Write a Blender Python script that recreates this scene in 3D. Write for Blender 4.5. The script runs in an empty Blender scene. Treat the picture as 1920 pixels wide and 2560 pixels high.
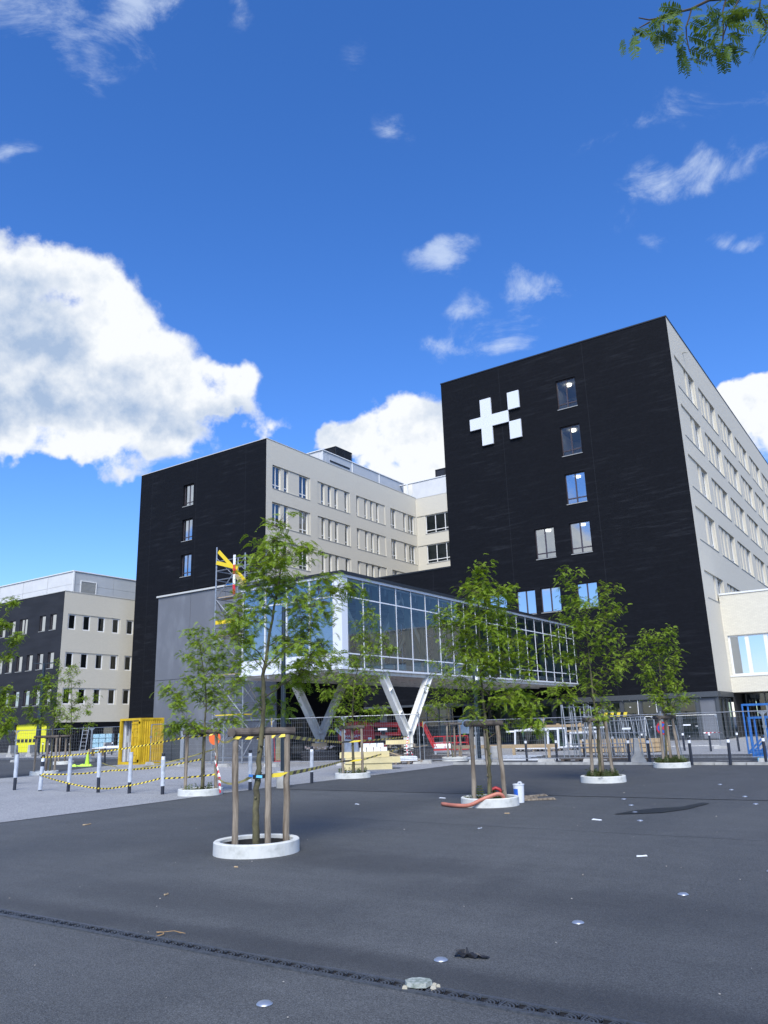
import bpy, math, random
import numpy as np
from mathutils import Vector, Matrix
random.seed(7); rng = np.random.default_rng(7)
SC = bpy.context.scene
COL = SC.collection
R = math.radians

# ------------------------------------------------------------------ camera
cam_d = bpy.data.cameras.new('camera')
cam = bpy.data.objects.new('camera', cam_d); COL.objects.link(cam)
cam_d.sensor_fit = 'VERTICAL'; cam_d.sensor_height = 36.0
cam_d.lens = 36.0 * 1954.08 / 2560.0
cam_d.clip_start = 0.05; cam_d.clip_end = 3000
cx = Vector((0.82424546, 0.56540441, -0.03061498)); cy = Vector((0.17347844, -0.20068943, 0.96417269)); cz = cx.cross(cy)
mw = Matrix.Identity(4)
for i in range(3):
    mw[i][0] = cx[i]; mw[i][1] = cy[i]; mw[i][2] = cz[i]
mw.translation = Vector((0, 0, 1.6))
cam.matrix_world = mw
SC.camera = cam

# ------------------------------------------------------------------ light and sky
SUN_DIR = Vector((0.36, -0.60, 0.71)).normalized()        # towards the sun
EL = math.asin(SUN_DIR.z); AZ = math.atan2(SUN_DIR.x, SUN_DIR.y)
sun_d = bpy.data.lights.new('sun', 'SUN'); sun = bpy.data.objects.new('sun', sun_d); COL.objects.link(sun)
sun_d.energy = 2.5; sun_d.angle = R(30); sun_d.color = (1.0, 0.965, 0.87)
sun.rotation_euler = (-SUN_DIR).to_track_quat('-Z', 'Y').to_euler()
SC.view_settings.view_transform = 'Standard'; SC.view_settings.look = 'None'
SC.view_settings.exposure = 0.95; SC.view_settings.gamma = 1.0
SC.view_settings.use_curve_mapping = False
SC.cycles.max_bounces = 8; SC.cycles.transparent_max_bounces = 24
SC.cycles.sample_clamp_indirect = 6

class NT:
    """small node-tree helper"""
    def __init__(s, nt): s.nt = nt; s.n = nt.nodes; s.l = nt.links
    def new(s, t, **kw):
        n = s.n.new(t)
        for k, v in kw.items(): setattr(n, k, v)
        return n
    def link(s, a, b): s.l.new(a, b)
    def put(s, sock, v):
        if hasattr(v, 'is_linked') or isinstance(v, bpy.types.NodeSocket): s.l.new(v, sock)
        else: sock.default_value = v
    def math(s, op, a, b=0.0, c=None, clamp=False):
        n = s.new('ShaderNodeMath', operation=op, use_clamp=clamp)
        s.put(n.inputs[0], a); s.put(n.inputs[1], b)
        if c is not None: s.put(n.inputs[2], c)
        return n.outputs[0]
    def noise(s, vec, scale, detail=4, rough=0.55, dist=0.0):
        n = s.new('ShaderNodeTexNoise'); s.put(n.inputs['Vector'], vec)
        n.inputs['Scale'].default_value = scale; n.inputs['Detail'].default_value = detail
        n.inputs['Roughness'].default_value = rough; n.inputs['Distortion'].default_value = dist
        return n.outputs['Fac']
    def mapping(s, vec, loc=(0,0,0), rot=(0,0,0), sc=(1,1,1), kind='POINT'):
        n = s.new('ShaderNodeMapping', vector_type=kind); s.put(n.inputs['Vector'], vec)
        n.inputs['Location'].default_value = loc; n.inputs['Rotation'].default_value = rot; n.inputs['Scale'].default_value = sc
        return n.outputs[0]
    def mix(s, fac, a, b, mode='MIX'):
        n = s.new('ShaderNodeMix', data_type='RGBA', blend_type=mode)
        s.put(n.inputs['Factor'], fac); s.put(n.inputs['A'], a); s.put(n.inputs['B'], b)
        return n.outputs['Result']
    def step(s, v, lo, hi):
        n = s.new('ShaderNodeMapRange', interpolation_type='SMOOTHSTEP'); s.put(n.inputs['Value'], v)
        n.inputs['From Min'].default_value = lo; n.inputs['From Max'].default_value = hi
        return n.outputs['Result']

CUMULUS=[(-0.789,0.434,0.435,0.457,-0.167,0.986,0.144,0.108,1.0),(-0.793,0.387,0.47,0.501,-0.204,1.007,0.107,0.08,1.0),(-0.754,0.453,0.477,0.504,-0.163,0.94,0.074,0.065,1.0),(-0.73,0.525,0.438,0.456,-0.115,0.891,0.093,0.064,1.0),(-0.708,0.573,0.413,0.427,-0.085,0.851,0.091,0.052,1.0),(-0.683,0.615,0.394,0.406,-0.06,0.811,0.073,0.041,1.0),(-0.657,0.641,0.396,0.408,-0.046,0.778,0.042,0.03,1.0),(-0.798,0.477,0.368,0.38,-0.128,0.982,0.125,0.05,1.0),(-0.819,0.474,0.323,0.331,-0.115,1.007,0.096,0.028,1.0),(-0.781,0.537,0.319,0.326,-0.086,0.939,0.036,0.017,0.45),(-0.755,0.579,0.307,0.313,-0.066,0.895,0.033,0.013,0.55),(-0.707,0.62,0.341,0.348,-0.054,0.831,0.083,0.021,0.72),(-0.624,0.688,0.37,0.38,-0.02,0.728,0.038,0.017,0.85),(-0.528,0.779,0.337,0.344,0.029,0.606,0.066,0.058,1.0),(-0.483,0.796,0.366,0.375,0.046,0.563,0.066,0.048,1.0),(-0.475,0.818,0.324,0.331,0.051,0.543,0.076,0.056,1.0),(-0.559,0.753,0.347,0.355,0.015,0.644,0.031,0.025,0.8),(-0.126,0.93,0.346,0.36,0.191,0.206,0.039,0.034,1.0),(-0.106,0.926,0.361,0.378,0.205,0.195,0.033,0.023,1.0),(-0.1,0.946,0.31,0.321,0.188,0.167,0.048,0.05,1.0),(-0.144,0.922,0.36,0.375,0.187,0.229,0.021,0.016,0.9),(-0.082,0.937,0.341,0.356,0.208,0.164,0.039,0.036,1.0)]
WISPS=[(-0.617,0.342,0.708,0.813,-0.223,0.835,0.09,0.031,1.0),(-0.61,0.383,0.693,0.784,-0.193,0.821,0.032,0.036,0.9),(-0.65,0.335,0.682,0.778,-0.239,0.866,0.037,0.021,0.8),(-0.559,0.399,0.727,0.828,-0.163,0.777,0.036,0.016,0.9),(-0.584,0.426,0.691,0.775,-0.156,0.789,0.019,0.02,0.7),(-0.7,0.372,0.609,0.675,-0.223,0.907,0.026,0.016,0.75),(-0.484,0.468,0.74,0.837,-0.087,0.707,0.013,0.019,0.6),(-0.416,0.573,0.706,0.784,0.002,0.63,0.027,0.023,0.4),(-0.391,0.631,0.67,0.735,0.04,0.591,0.023,0.022,0.45),(-0.198,0.749,0.632,0.699,0.19,0.415,0.041,0.015,0.6),(-0.101,0.772,0.628,0.706,0.258,0.344,0.05,0.018,0.65),(-0.136,0.775,0.617,0.688,0.233,0.362,0.037,0.016,0.5),(-0.049,0.787,0.616,0.699,0.294,0.302,0.023,0.011,0.5),(-0.099,0.815,0.571,0.632,0.257,0.305,0.034,0.019,0.85),(-0.174,0.798,0.578,0.631,0.208,0.365,0.034,0.013,0.55),(-0.139,0.812,0.567,0.622,0.23,0.333,0.04,0.012,0.5),(-0.053,0.816,0.575,0.643,0.289,0.275,0.019,0.023,0.7),(-0.197,0.805,0.56,0.608,0.194,0.373,0.026,0.018,0.45),(-0.085,0.857,0.508,0.553,0.257,0.255,0.015,0.009,0.8),(-0.111,0.846,0.521,0.567,0.244,0.282,0.017,0.013,0.55),(-0.167,0.831,0.531,0.574,0.211,0.333,0.022,0.01,0.4),(-0.396,0.74,0.543,0.575,0.072,0.538,0.041,0.023,1.25),(-0.314,0.807,0.501,0.529,0.124,0.444,0.04,0.024,1.2),(-0.355,0.813,0.461,0.482,0.102,0.465,0.053,0.02,1.05),(-0.394,0.776,0.493,0.517,0.08,0.515,0.027,0.02,1.0),(-0.419,0.785,0.456,0.475,0.07,0.526,0.027,0.012,0.9),(-0.766,0.581,0.274,0.278,-0.058,0.905,0.042,0.015,0.3),(-0.706,0.627,0.329,0.336,-0.049,0.828,0.059,0.02,0.5)]
GREY=[(-0.77,0.429,0.472,0.5,-0.177,0.966,0.094,0.052,1.0),(-0.791,0.448,0.416,0.435,-0.155,0.984,0.132,0.049,0.9),(-0.727,0.547,0.414,0.429,-0.1,0.88,0.065,0.028,0.6),(-0.748,0.549,0.374,0.385,-0.093,0.9,0.142,0.029,0.8),(-0.669,0.643,0.373,0.383,-0.045,0.787,0.059,0.02,0.5),(-0.817,0.46,0.348,0.358,-0.129,1.01,0.087,0.027,0.6)]


world = bpy.data.worlds.new('World'); SC.world = world; world.use_nodes = True
W = NT(world.node_tree); W.n.clear()
sky = W.new('ShaderNodeTexSky', sky_type='NISHITA', sun_disc=False)
sky.sun_elevation = EL; sky.sun_rotation = AZ; sky.air_density = 1.0; sky.dust_density = 0.25; sky.ozone_density = 3.0
tc = W.new('ShaderNodeTexCoord'); G = tc.outputs['Generated']
# domain warp so the cloud banks have ragged outlines
wn = W.new('ShaderNodeTexNoise'); W.put(wn.inputs['Vector'], G); wn.inputs['Scale'].default_value = 10; wn.inputs['Detail'].default_value = 5
wv = W.new('ShaderNodeVectorMath', operation='MULTIPLY_ADD')
sub = W.new('ShaderNodeVectorMath', operation='SUBTRACT'); W.link(wn.outputs['Color'], sub.inputs[0]); sub.inputs[1].default_value = (.5, .5, .5)
W.link(sub.outputs[0], wv.inputs[0]); wv.inputs[1].default_value = (.10, .10, .10); W.link(G, wv.inputs[2])
GW = wv.outputs[0]
def blobs(lst):
    out = None
    for cx_, cy_, cz_, rx, ry, rz, ra, rb, st in lst:
        m = W.mapping(GW, (cx_, cy_, cz_), (rx, ry, rz), (ra * 1.42, 1.0, rb * 1.42), 'TEXTURE')
        g = W.new('ShaderNodeTexGradient', gradient_type='SPHERICAL'); W.link(m, g.inputs[0])
        v = W.math('MULTIPLY', g.outputs['Fac'], st)
        out = v if out is None else W.math('ADD', out, v)
    out = W.math('MINIMUM', out, 1.15)
    return out
extra = [(-.36,-.91,.20,0,0,-.376,.15,.07,1.3),(-.78,-.57,.24,0,0,-.94,.15,.13,1.3),(-.86,-.50,.08,0,0,-1.04,.12,.08,1.3)]
rr = random.Random(5)
for k in range(16):                                        # the same broken cloud goes on all round the sky
    a = R(60 + k * 15.5 + rr.uniform(-5, 5)) + math.atan2(-0.539, 0.80) ; e = R(rr.uniform(8, 48))
    c = Vector((math.sin(a) * math.cos(e), math.cos(a) * math.cos(e), math.sin(e)))
    if c.dot(-cz) > 0.72: continue
    s = rr.uniform(.6, 1.3)
    extra.append((c.x, c.y, c.z, e, 0, -a, .16 * s, .07 * s, 1.0))
HB = blobs(CUMULUS + extra); SB = blobs(WISPS); GB = blobs(GREY)
n1 = W.noise(G, 10, 10, .58); n2 = W.noise(W.mapping(G, (.012, .0, -.020)), 10, 10, .58)
n3 = W.noise(W.mapping(G, sc=(1, 1, 1.8)), 10, 10, .68, .5)
gate = W.math('MULTIPLY', HB, 5.0, clamp=True)
dens = W.math('MULTIPLY_ADD', W.math('MULTIPLY', W.math('SUBTRACT', n1, .5), gate), 2.45, HB)
cum = W.step(dens, .50, .86)
gs = W.math('MULTIPLY', SB, 2.5, clamp=True)
wis = W.math('MULTIPLY', W.step(W.math('MULTIPLY_ADD', W.math('MULTIPLY', W.math('SUBTRACT', n3, .5), gs), 4.2, SB), .22, 1.75), .72)
n4 = W.noise(G, 5, 5, .5)
core = W.step(W.math('MULTIPLY_ADD', W.math('SUBTRACT', n4, .5), 1.8, GB), .10, .80)
emb = W.math('MULTIPLY', W.math('SUBTRACT', n1, n2), 3.2)
shade = W.math('ADD', W.math('MULTIPLY', core, .62), emb, clamp=True)
ccol = W.mix(shade, (5.0, 5.15, 5.3, 1), (2.1, 2.75, 3.85, 1))
# the deeper blue of the phone picture: sky colour slightly more saturated
hs = W.new('ShaderNodeHueSaturation'); hs.inputs['Saturation'].default_value = 1.25; W.link(sky.outputs[0], hs.inputs['Color'])
skyc = W.mix(1.0, hs.outputs[0], (.88, .92, 1.20, 1), 'MULTIPLY')
c1 = W.mix(wis, skyc, (3.6, 4.2, 5.2, 1)); c2 = W.mix(cum, c1, ccol)
bg = W.new('ShaderNodeBackground'); W.link(c2, bg.inputs[0]); bg.inputs[1].default_value = 0.1
wo = W.new('ShaderNodeOutputWorld'); W.link(bg.outputs[0], wo.inputs[0])
world.cycles.sampling_method = 'MANUAL'; world.cycles.sample_map_resolution = 512

# ------------------------------------------------------------------ object helpers
def tag(o, label=None, cat=None, group=None, kind=None):
    if label: o['label'] = label
    if cat: o['category'] = cat
    if group: o['group'] = group
    if kind: o['kind'] = kind
    return o
def empty(name, loc=(0,0,0), rz=0.0, **kw):
    o = bpy.data.objects.new(name, None); COL.objects.link(o); o.location = loc; o.rotation_euler = (0, 0, rz)
    o.empty_display_size = .3
    return tag(o, **kw)
def obj(name, me, parent=None, loc=(0,0,0), rot=(0,0,0), **kw):
    if isinstance(rot, (int, float)): rot = (0, 0, rot)
    o = bpy.data.objects.new(name, me); COL.objects.link(o)
    if parent is not None: o.parent = parent
    o.location = loc; o.rotation_euler = rot
    return tag(o, **kw)
def copy_tree(o, parent=None):
    c = o.copy(); COL.objects.link(c)
    if parent is not None: c.parent = parent
    for ch in list(o.children): copy_tree(ch, c)
    return c

class MB:
    """collects faces; build() gives a mesh"""
    def __init__(s): s.v = []; s.f = []; s.m = []; s.mi = 0
    def quad(s, a, b, c, d):
        n = len(s.v); s.v += [a, b, c, d]; s.f.append((n, n+1, n+2, n+3)); s.m.append(s.mi)
    def poly(s, pts):
        n = len(s.v); s.v += list(pts); s.f.append(tuple(range(n, n+len(pts)))); s.m.append(s.mi)
    def box(s, x0, y0, z0, x1, y1, z1):
        n = len(s.v)
        s.v += [(x0,y0,z0),(x1,y0,z0),(x1,y1,z0),(x0,y1,z0),(x0,y0,z1),(x1,y0,z1),(x1,y1,z1),(x0,y1,z1)]
        for f in ((0,3,2,1),(4,5,6,7),(0,1,5,4),(1,2,6,5),(2,3,7,6),(3,0,4,7)):
            s.f.append(tuple(n+i for i in f)); s.m.append(s.mi)
    def hexa(s, b, t):
        """b, t: four bottom and four top corners, counter-clockwise"""
        n = len(s.v); s.v += list(b) + list(t)
        for f in ((0,3,2,1),(4,5,6,7),(0,1,5,4),(1,2,6,5),(2,3,7,6),(3,0,4,7)):
            s.f.append(tuple(n+i for i in f)); s.m.append(s.mi)
    def beam(s, p, q, w, h, up=(0,0,1)):
        p = Vector(p); q = Vector(q); d = (q-p).normalized(); u = Vector(up)
        if abs(d.dot(u)) > .98: u = Vector((1,0,0))
        a = d.cross(u).normalized()*w/2; b = a.cross(d).normalized()*h/2
        s.hexa([tuple(p-a-b), tuple(p+a-b), tuple(q+a-b), tuple(q-a-b)], [tuple(p-a+b), tuple(p+a+b), tuple(q+a+b), tuple(q-a+b)])
    def tube(s, path, r, n=8, cap=True):
        path = [Vector(p) for p in path]
        if isinstance(r, (int, float)): r = [r]*len(path)
        rings = []; prev = None
        for i, p in enumerate(path):
            d = (path[min(i+1, len(path)-1)] - path[max(i-1, 0)]).normalized()
            if prev is None:
                u = Vector((0,0,1)) if abs(d.z) < .9 else Vector((1,0,0)); a = d.cross(u).normalized()
            else:
                a = (prev - d*prev.dot(d)).normalized()
            prev = a; b = d.cross(a)
            k = len(s.v)
            for j in range(n):
                t = 2*math.pi*j/n; s.v.append(tuple(p + (a*math.cos(t) + b*math.sin(t))*r[i]))
            rings.append(k)
        for i in range(len(rings)-1):
            for j in range(n):
                s.f.append((rings[i]+j, rings[i]+(j+1)%n, rings[i+1]+(j+1)%n, rings[i+1]+j)); s.m.append(s.mi)
        if cap:
            s.f.append(tuple(rings[0]+j for j in range(n))[::-1]); s.m.append(s.mi)
            s.f.append(tuple(rings[-1]+j for j in range(n))); s.m.append(s.mi)
    def cyl(s, x, y, z0, z1, r, n=16, r1=None): s.tube([(x,y,z0),(x,y,z1)], [r, r if r1 is None else r1], n)
    def lathe(s, prof, n=32, cx=0, cy=0):
        """closed profile of (r, z) turned round the z axis"""
        k = len(s.v); m = len(prof)
        for j in range(n):
            t = 2*math.pi*j/n
            for r_, z_ in prof: s.v.append((cx+r_*math.cos(t), cy+r_*math.sin(t), z_))
        for j in range(n):
            for i in range(m-1):
                a = k+j*m+i; b = k+((j+1)%n)*m+i
                s.f.append((a, b, b+1, a+1)); s.m.append(s.mi)
    def build(s, name, *mats, smooth=False):
        me = bpy.data.meshes.new(name); me.from_pydata(s.v, [], s.f)
        for m in mats: me.materials.append(m)
        if len(mats) > 1: me.polygons.foreach_set('material_index', s.m)
        if smooth: me.polygons.foreach_set('use_smooth', [True]*len(me.polygons))
        me.update(); return me

# ------------------------------------------------------------------ materials
def mat(name, col, rough=.6, metal=0.0, spec=.5, emit=None, es=1.0):
    m = bpy.data.materials.new(name); m.use_nodes = True; b = m.node_tree.nodes['Principled BSDF']
    b.inputs['Base Color'].default_value = (*col, 1); b.inputs['Roughness'].default_value = rough; b.inputs['Metallic'].default_value = metal
    b.inputs['Specular IOR Level'].default_value = spec
    if emit: b.inputs['Emission Color'].default_value = (*emit, 1); b.inputs['Emission Strength'].default_value = es
    return m
def worn(name, col, col2, scale=3.0, rough=.7, bump=.1, metal=0.0, stretch=(1,1,1), lo=.35, hi=.65, bscale=None, obj_space=True, spec=.4):
    """two tones of one colour mixed by noise, with fine relief"""
    m = mat(name, col, rough, metal, spec); N = NT(m.node_tree); b = m.node_tree.nodes['Principled BSDF']
    if obj_space: v = N.new('ShaderNodeTexCoord').outputs['Object']
    else: v = N.new('ShaderNodeNewGeometry').outputs['Position']
    v = N.mapping(v, sc=stretch)
    f = N.step(N.noise(v, scale, 6, .6), lo, hi)
    N.link(N.mix(f, (*col, 1), (*col2, 1)), b.inputs['Base Color'])
    bp = N.new('ShaderNodeBump'); bp.inputs['Strength'].default_value = bump; bp.inputs['Distance'].default_value = .01
    N.link(N.noise(v, bscale or scale*8, 5, .6), bp.inputs['Height']); N.link(bp.outputs[0], b.inputs['Normal'])
    return m
def brick(name, c1, c2, mortar, patch, bw=.22, bh=.065, rough=.75, amt=.5, seam=None, bump=.5, streak=(.35, 3.5)):
    """brick facing: coursed bricks in the wall plane, tone patches, vertical movement joints"""
    m = mat(name, c1, rough, 0, .12); N = NT(m.node_tree); b = m.node_tree.nodes['Principled BSDF']
    p = N.new('ShaderNodeNewGeometry').outputs['Position']
    sx = N.new('ShaderNodeSeparateXYZ'); N.link(p, sx.inputs[0])
    u = N.math('ADD', sx.outputs[0], sx.outputs[1])
    cv = N.new('ShaderNodeCombineXYZ'); N.link(u, cv.inputs[0]); N.link(sx.outputs[2], cv.inputs[1])
    bt = N.new('ShaderNodeTexBrick'); N.link(cv.outputs[0], bt.inputs['Vector'])
    bt.inputs['Color1'].default_value = (*c1, 1); bt.inputs['Color2'].default_value = (*c2, 1); bt.inputs['Mortar'].default_value = (*mortar, 1)
    bt.inputs['Scale'].default_value = 1.0; bt.inputs['Brick Width'].default_value = bw; bt.inputs['Row Height'].default_value = bh
    bt.inputs['Mortar Size'].default_value = .008; bt.inputs['Mortar Smooth'].default_value = .3
    cm = N.new('ShaderNodeMapping'); N.link(cv.outputs[0], cm.inputs[0]); cm.inputs['Scale'].default_value = (streak[0], streak[1], 1)
    f1 = N.step(N.noise(cm.outputs[0], 1.0, 8, .68), .48, .78)
    f2 = N.step(N.noise(cv.outputs[0], .16, 4, .5), .42, .62)
    f = N.math('MULTIPLY', N.math('MULTIPLY', f1, N.math('MULTIPLY_ADD', f2, .75, .25)), amt)
    c = N.mix(f, bt.outputs['Color'], (*patch, 1))
    if seam:
        w = N.math('ABSOLUTE', N.math('SUBTRACT', N.math('FRACT', N.math('MULTIPLY_ADD', u, 1/seam[0], seam[1])), .5))
        sf = N.math('LESS_THAN', w, .012/seam[0])
        c = N.mix(N.math('MULTIPLY', sf, .5), c, (*patch, 1))
    N.link(c, b.inputs['Base Color'])
    bp = N.new('ShaderNodeBump'); bp.inputs['Strength'].default_value = bump; bp.inputs['Distance'].default_value = .012
    N.link(N.math('ADD', N.math('MULTIPLY', bt.outputs['Fac'], -1.0), N.math('MULTIPLY', f1, .5)), bp.inputs['Height']); N.link(bp.outputs[0], b.inputs['Normal'])
    return m
def glass(name, tint=(.72, .8, .78), ior=1.75, rough=.0, wob=.0):
    """coated sheet glass: a mirror layer by Fresnel over clear tinted glass"""
    m = bpy.data.materials.new(name); m.use_nodes = True; N = NT(m.node_tree); N.n.clear()
    fr = N.new('ShaderNodeFresnel'); fr.inputs[0].default_value = ior
    tr = N.new('ShaderNodeBsdfTransparent'); tr.inputs[0].default_value = (*tint, 1)
    gl = N.new('ShaderNodeBsdfGlossy'); gl.inputs[0].default_value = (.92, .96, 1, 1); gl.inputs['Roughness'].default_value = rough
    if wob:
        bp = N.new('ShaderNodeBump'); bp.inputs['Strength'].default_value = wob; bp.inputs['Distance'].default_value = .02
        N.link(N.noise(N.new('ShaderNodeNewGeometry').outputs['Position'], .9, 1, .4), bp.inputs['Height'])
        N.link(bp.outputs[0], gl.inputs['Normal'])
    mx = N.new('ShaderNodeMixShader'); N.link(fr.outputs[0], mx.inputs[0]); N.link(tr.outputs[0], mx.inputs[1]); N.link(gl.outputs[0], mx.inputs[2])
    o = N.new('ShaderNodeOutputMaterial'); N.link(mx.outputs[0], o.inputs[0]); return m

def asphalt(name, c1, c2, c3, grain=105.0, big=.25, dark_ovals=None):
    m = mat(name, c1, .82, 0, .45); N = NT(m.node_tree); b = m.node_tree.nodes['Principled BSDF']
    p = N.new('ShaderNodeNewGeometry').outputs['Position']
    big1 = N.step(N.noise(N.mapping(p, sc=(1, .35, 1)), big, 5, .62, .4), .32, .70)
    spot = N.step(N.noise(N.mapping(p, rot=(0,0,.25), sc=(.55, 1.6, 1)), 1.7, 6, .7), .35, .72)
    gr = N.noise(p, grain, 3, .7); gr2 = N.new('ShaderNodeTexVoronoi'); N.link(p, gr2.inputs['Vector']); gr2.inputs['Scale'].default_value = grain*1.1
    c = N.mix(big1, (*c1, 1), (*c2, 1)); c = N.mix(N.math('MULTIPLY', spot, .35), c, (*c3, 1))
    k = N.math('MULTIPLY_ADD', N.math('SUBTRACT', gr, .5), 2.6, 1.0)
    sp_ = N.new('ShaderNodeSeparateColor'); N.link(gr2.outputs['Color'], sp_.inputs[0]); k = N.math('MULTIPLY', k, N.math('MULTIPLY_ADD', sp_.outputs[0], .8, .6))
    kk = N.new('ShaderNodeCombineColor'); [N.link(k, kk.inputs[i]) for i in range(3)]
    c = N.mix(1.0, c, kk.outputs[0], 'MULTIPLY')
    if dark_ovals:  # colour goes darker inside noise-edged ovals at the given centres
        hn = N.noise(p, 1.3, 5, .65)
        for cx0, cy0, ra_, rb_ in dark_ovals:
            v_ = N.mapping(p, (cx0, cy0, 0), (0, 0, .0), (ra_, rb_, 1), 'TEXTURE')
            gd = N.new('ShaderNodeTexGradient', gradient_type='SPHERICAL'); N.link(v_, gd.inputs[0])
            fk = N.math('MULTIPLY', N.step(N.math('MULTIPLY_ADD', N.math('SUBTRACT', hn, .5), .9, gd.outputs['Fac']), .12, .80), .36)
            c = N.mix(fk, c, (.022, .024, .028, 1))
    fl = N.math('GREATER_THAN', N.noise(p, grain*.8, 1, .5), .745)
    c = N.mix(N.math('MULTIPLY', fl, .35), c, (.22, .22, .22, 1))
    N.link(c, b.inputs['Base Color'])
    N.link(N.math('MULTIPLY_ADD', big1, .12, .72), b.inputs['Roughness'])
    bp = N.new('ShaderNodeBump'); bp.inputs['Strength'].default_value = .8; bp.inputs['Distance'].default_value = .006
    N.link(N.math('ADD', gr, N.math('MULTIPLY', gr2.outputs['Distance'], -.8)), bp.inputs['Height']); N.link(bp.outputs[0], b.inputs['Normal'])
    return m

M = {}
M['asphalt'] = asphalt('asphalt', (.064,.068,.070), (.094,.099,.101), (.045,.048,.050), dark_ovals=[(-8.0,8.6,3.4,1.9),(-5.6,8.4,3.0,1.0),(-8.0,15.5,2.0,1.4),(-3,7.4,3.2,1.1),(-6.5,5.9,3.4,.9),(-1.5,4.95,9,.45),(-6,4.95,9,.4)])
M['asphalt_far'] = asphalt('asphalt_far', (.066,.070,.073), (.048,.051,.054), (.088,.093,.097))
M['paving'] = asphalt('light_paving', (.275,.28,.285), (.325,.33,.335), (.225,.23,.235), 60, .4)
M['concrete'] = worn('concrete', (.44,.44,.42), (.26,.26,.25), 3, .8, .3, lo=.3, hi=.75)
M['ringwhite'] = worn('cast_concrete', (.60,.61,.58), (.36,.37,.34), 4.5, .8, .35, lo=.45, hi=.85)
M['black_brick'] = brick('black_brick', (.0075,.0088,.0125), (.005,.006,.009), (.004,.005,.007), (.040,.044,.053), amt=.5, seam=(7.45, .35))
M['beige_brick'] = brick('beige_brick', (.585,.555,.47), (.555,.525,.445), (.54,.515,.44), (.63,.60,.515), amt=.35, rough=.8, bump=.25, seam=(7.45, .28))
M['cream_brick'] = brick('cream_brick', (.66,.63,.53), (.61,.58,.49), (.50,.475,.40), (.66,.64,.57), amt=.25, rough=.8, bw=.30, bh=.10, bump=.3)
M['coping'] = mat('coping_metal', (.035,.037,.040), .45, .6)
M['coping_light'] = mat('coping_light', (.55,.55,.52), .5, .1)
M['panel_white'] = worn('roof_panel_white', (.62,.63,.63), (.58,.59,.59), 1, .8, .02)
M['panel_grey'] = worn('roof_panel_grey', (.42,.45,.48), (.39,.42,.45), 1, .5, .02)
M['white'] = mat('white_paint', (.66,.69,.73), .45)
M['frame_white'] = mat('window_frame_white', (.72,.73,.72), .4)
M['frame_dark'] = mat('window_frame_dark', (.075,.06,.065), .4, .3)
M['sill_grey'] = mat('sill_stone', (.33,.34,.33), .7)
M['steel_dark'] = mat('steel_dark_grey', (.085,.094,.102), .45, .4)
M['glass_dark'] = glass('window_glass', (.55,.62,.62), 2.5, 0, .05)
M['glass_front'] = glass('mirror_window_glass', (.16,.20,.24), 9.0, 0, .05)
M['glass_upper'] = glass('upper_window_glass', (.75,.8,.8), 1.75, 0, .05)
M['glass_tower'] = glass('tower_window_glass', (.6,.68,.72), 5.5, 0, .05)
M['glass_walk'] = glass('walkway_glass', (.90,.95,.93), 1.68, 0, .02)
M['glass_walk_front'] = glass('walkway_front_glass', (.25,.36,.48), 4.2, 0, .02)
M['glass_stack'] = glass('dark_green_glass', (.10,.20,.15), 1.7, 0, .1)
M['glass_green'] = glass('green_glass', (.50,.66,.60), 1.8, 0, .1)
M['room'] = mat('room_wall', (.42,.43,.42), .9)
M['lamp'] = mat('lamp_white', (.9,.9,.9), .5, emit=(1, .93, .80), es=2.6)
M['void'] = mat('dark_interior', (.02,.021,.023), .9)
M['grey_panel'] = worn('fibre_cement', (.135,.145,.165), (.20,.215,.24), .8, .7, .05, stretch=(1.2,1,.45), lo=.42, hi=.80, obj_space=False)
M['galv'] = worn('galvanised_steel', (.42,.44,.46), (.30,.32,.34), 6, .42, .03, .7)
M['white_steel'] = worn('white_steel', (.80,.80,.76), (.68,.68,.65), 2, .45, .02)
M['brown'] = worn('soffit_board', (.30,.17,.13), (.38,.25,.20), 2, .8, .05)
M['wood'] = worn('stake_wood', (.30,.255,.20), (.12,.095,.07), 2.4, .85, .5, stretch=(6,6,.7), bscale=14)
M['wood_dark'] = worn('log_wood', (.13,.11,.095), (.065,.055,.05), 3, .85, .5, stretch=(2.2,2.2,2.2), bscale=16)
M['bark'] = worn('bark', (.135,.125,.065), (.06,.055,.035), 9, .9, .8, stretch=(1,1,.5), bscale=30)
M['twig'] = mat('twig', (.07,.055,.035), .85)
M['soil'] = worn('soil', (.075,.06,.045), (.035,.03,.024), 12, .95, .9)
M['yellow'] = mat('yellow_paint', (.72,.70,.02), .5)
M['cyellow'] = worn('container_yellow', (.62,.42,.02), (.48,.31,.015), 2.2, .55, .05)
M['plank_yellow'] = mat('yellow_board', (.75,.55,.02), .6)
M['grey_in'] = worn('container_inside', (.48,.50,.53), (.38,.39,.42), 1.5, .6, .03)
M['black'] = mat('black_plastic', (.015,.016,.02), .5)
M['navy'] = mat('bollard_paint', (.018,.022,.035), .4)
M['wrap'] = worn('plastic_wrap', (.52,.56,.62), (.38,.42,.48), 14, .35, .5, stretch=(1,1,.3))
M['reflect'] = mat('reflective_white', (.82,.84,.86), .4)
M['red'] = worn('machine_red', (.50,.024,.03), (.40,.018,.022), 2, .4, .02)
M['redwhite'] = mat('signal_red', (.60,.03,.04), .5)
M['blue'] = worn('rack_blue', (.04,.19,.52), (.03,.13,.40), 2, .45, .03, .2)
M['timber'] = worn('new_timber', (.46,.35,.21), (.36,.26,.15), 4, .8, .15, stretch=(.6,3,3))
M['foam'] = worn('foam_board', (.72,.62,.34), (.66,.56,.30), 3, .85, .1)
M['bricks_dark'] = worn('dark_clay', (.035,.035,.04), (.06,.058,.06), 5, .8, .2)
M['hose'] = worn('hose_orange', (.50,.19,.13), (.40,.14,.10), 5, .5, .05)
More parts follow.
